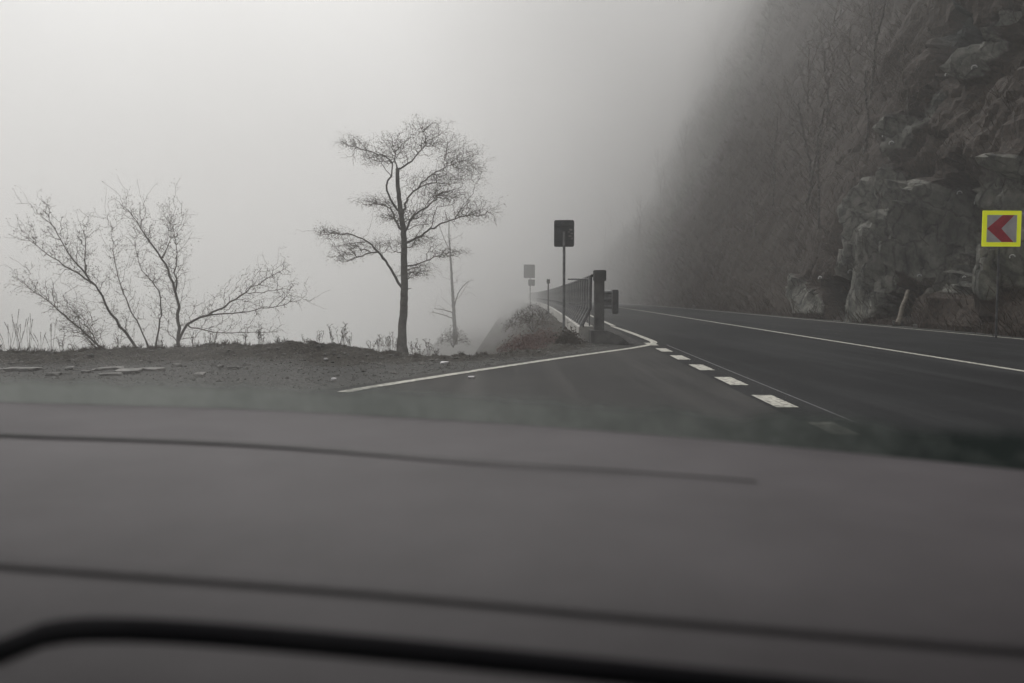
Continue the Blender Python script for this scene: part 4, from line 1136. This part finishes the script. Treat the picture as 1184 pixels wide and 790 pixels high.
# ------------------------------------------------------------------ fog
def fog_volume(name, lo, hi, col, g):
    bm = bmesh.new(); c = [(a + b) / 2 for a, b in zip(lo, hi)]; add_box(bm, c, [b - a for a, b in zip(lo, hi)])
    m = bpy.data.materials.new(name); m.use_nodes = True; nt = m.node_tree; nt.nodes.clear(); L = nt.links
    out = N(nt, 'ShaderNodeOutputMaterial'); s = N(nt, 'ShaderNodeVolumeScatter', Anisotropy=g); s.inputs['Color'].default_value = (*col, 1)
    tc = N(nt, 'ShaderNodeTexCoord'); sp = N(nt, 'ShaderNodeSeparateXYZ'); L.new(tc.outputs['Object'], sp.inputs[0])
    def mrange(src, a, b, c, d):
        n = N(nt, 'ShaderNodeMapRange', interpolation_type='SMOOTHSTEP')
        for k, q in zip(('From Min', 'From Max', 'To Min', 'To Max'), (a, b, c, d)): n.inputs[k].default_value = q
        L.new(src, n.inputs['Value']); return n.outputs['Result']
    side = mrange(sp.outputs['X'], 8, -14, 0, 1)
    far = mrange(sp.outputs['Y'], 12, 45, 0, 1)
    deep = mrange(sp.outputs['Y'], 48, 140, 0, 1)
    top = mrange(sp.outputs['Z'], 2, FOG_TOP, 1, 0)
    def mth(op, a, b):
        n = N(nt, 'ShaderNodeMath', operation=op)
        for i, q in enumerate((a, b)):
            if isinstance(q, (int, float)): n.inputs[i].default_value = q
            else: L.new(q, n.inputs[i])
        return n.outputs[0]
    d = mth('MULTIPLY', mth('MULTIPLY', mth('MULTIPLY', side, far), mrange(sp.outputs['Z'], -2, 30, 1, .15)), FOG_SIDE)
    d = mth('ADD', d, mth('MULTIPLY', mrange(sp.outputs['Z'], 10, 45, 0, 1), FOG_HIGH)); d = mth('ADD', d, mth('MULTIPLY', mth('MULTIPLY', deep, .4), FOG_DEEP)); d = mth('ADD', d, FOG_BASE)
    hug = mth('MULTIPLY', mth('MULTIPLY', mrange(sp.outputs['Y'], 66, 130, 0, 1), mrange(sp.outputs['X'], -34, 18, 0, 1)), mrange(sp.outputs['Z'], 60, 98, 1, .2))
    drift = N(nt, 'ShaderNodeTexNoise', Scale=.035, Detail=1.0); L.new(tc.outputs['Object'], drift.inputs['Vector'])
    d = mth('MULTIPLY', d, mrange(drift.outputs['Fac'], .3, .7, .55, 1.45)); hug = mth('MULTIPLY', hug, mrange(drift.outputs['Fac'], .3, .7, .7, 1.3))
    L.new(mth('ADD', mth('MULTIPLY', d, top), mth('MULTIPLY', hug, .024)), s.inputs['Density'])
    L.new(s.outputs[0], out.inputs['Volume'])
    o = struct(bm_obj(name, bm, m)); return o
FOG_BASE, FOG_SIDE, FOG_DEEP, FOG_TOP, FOG_HIGH = .0016, .023, .019, 62, .008
fog_volume('fog', (-260, -62, -9), (210, 420, 98), (.9998, .9998, .9998), .22)

# ------------------------------------------------------------------ light
SUN_EL = math.radians(53); SUN_AZ = math.radians(-14)   # azimuth from +Y toward +X
w = bpy.data.worlds.new('World'); scene.world = w; w.use_nodes = True; nt = w.node_tree
bg = nt.nodes['Background']; sky = N(nt, 'ShaderNodeTexSky', sky_type='NISHITA'); sky.sun_disc = False
sky.sun_elevation = SUN_EL; sky.sun_rotation = SUN_AZ; sky.dust_density = 4; sky.air_density = 1.0; sky.ozone_density = 1
hs = N(nt, 'ShaderNodeHueSaturation', Saturation=.05, Color=(1, 1, 1, 1)); nt.links.new(sky.outputs[0], hs.inputs['Color']); cw = N(nt, 'ShaderNodeMix', data_type='RGBA', blend_type='MULTIPLY'); cw.inputs[0].default_value = 1; cw.inputs[7].default_value = (1, .975, .958, 1); nt.links.new(hs.outputs[0], cw.inputs[6]); nt.links.new(cw.outputs[2], bg.inputs['Color'])
bg.inputs['Strength'].default_value = .134
sd = bpy.data.lights.new('sun', 'SUN'); sd.energy = 1.75; sd.angle = math.radians(25); sd.color = (1, .965, .94)
so = link(bpy.data.objects.new('sun', sd))
dirv = Vector((math.sin(SUN_AZ) * math.cos(SUN_EL), math.cos(SUN_AZ) * math.cos(SUN_EL), math.sin(SUN_EL)))
so.rotation_euler = dirv.to_track_quat('Z', 'Y').to_euler(); so.location = (0, 0, 50)

# ------------------------------------------------------------------ camera
cd = bpy.data.cameras.new('camera'); cam = link(bpy.data.objects.new('camera', cd))
cam.location = CAM; cam.rotation_euler = (math.pi / 2 - PITCH, 0, 0)
cd.sensor_width = 36; cd.lens = F / 1184 * 36; cd.clip_start = .02; cd.clip_end = 2000
cd.dof.use_dof = True; cd.dof.focus_distance = 22; cd.dof.aperture_fstop = 4.5
scene.camera = cam
scene.view_settings.view_transform = 'Standard'; scene.view_settings.look = 'None'; scene.view_settings.exposure = 0
scene.render.engine = 'CYCLES'
cy = scene.cycles; cy.use_denoising = True; cy.denoiser = 'OPENIMAGEDENOISE'; cy.denoising_input_passes = 'RGB_ALBEDO_NORMAL'
cy.max_bounces = 12; cy.volume_bounces = 9; cy.diffuse_bounces = 3; cy.glossy_bounces = 2; cy.transparent_max_bounces = 16
cy.caustics_reflective = False; cy.caustics_refractive = False; cy.use_adaptive_sampling = False
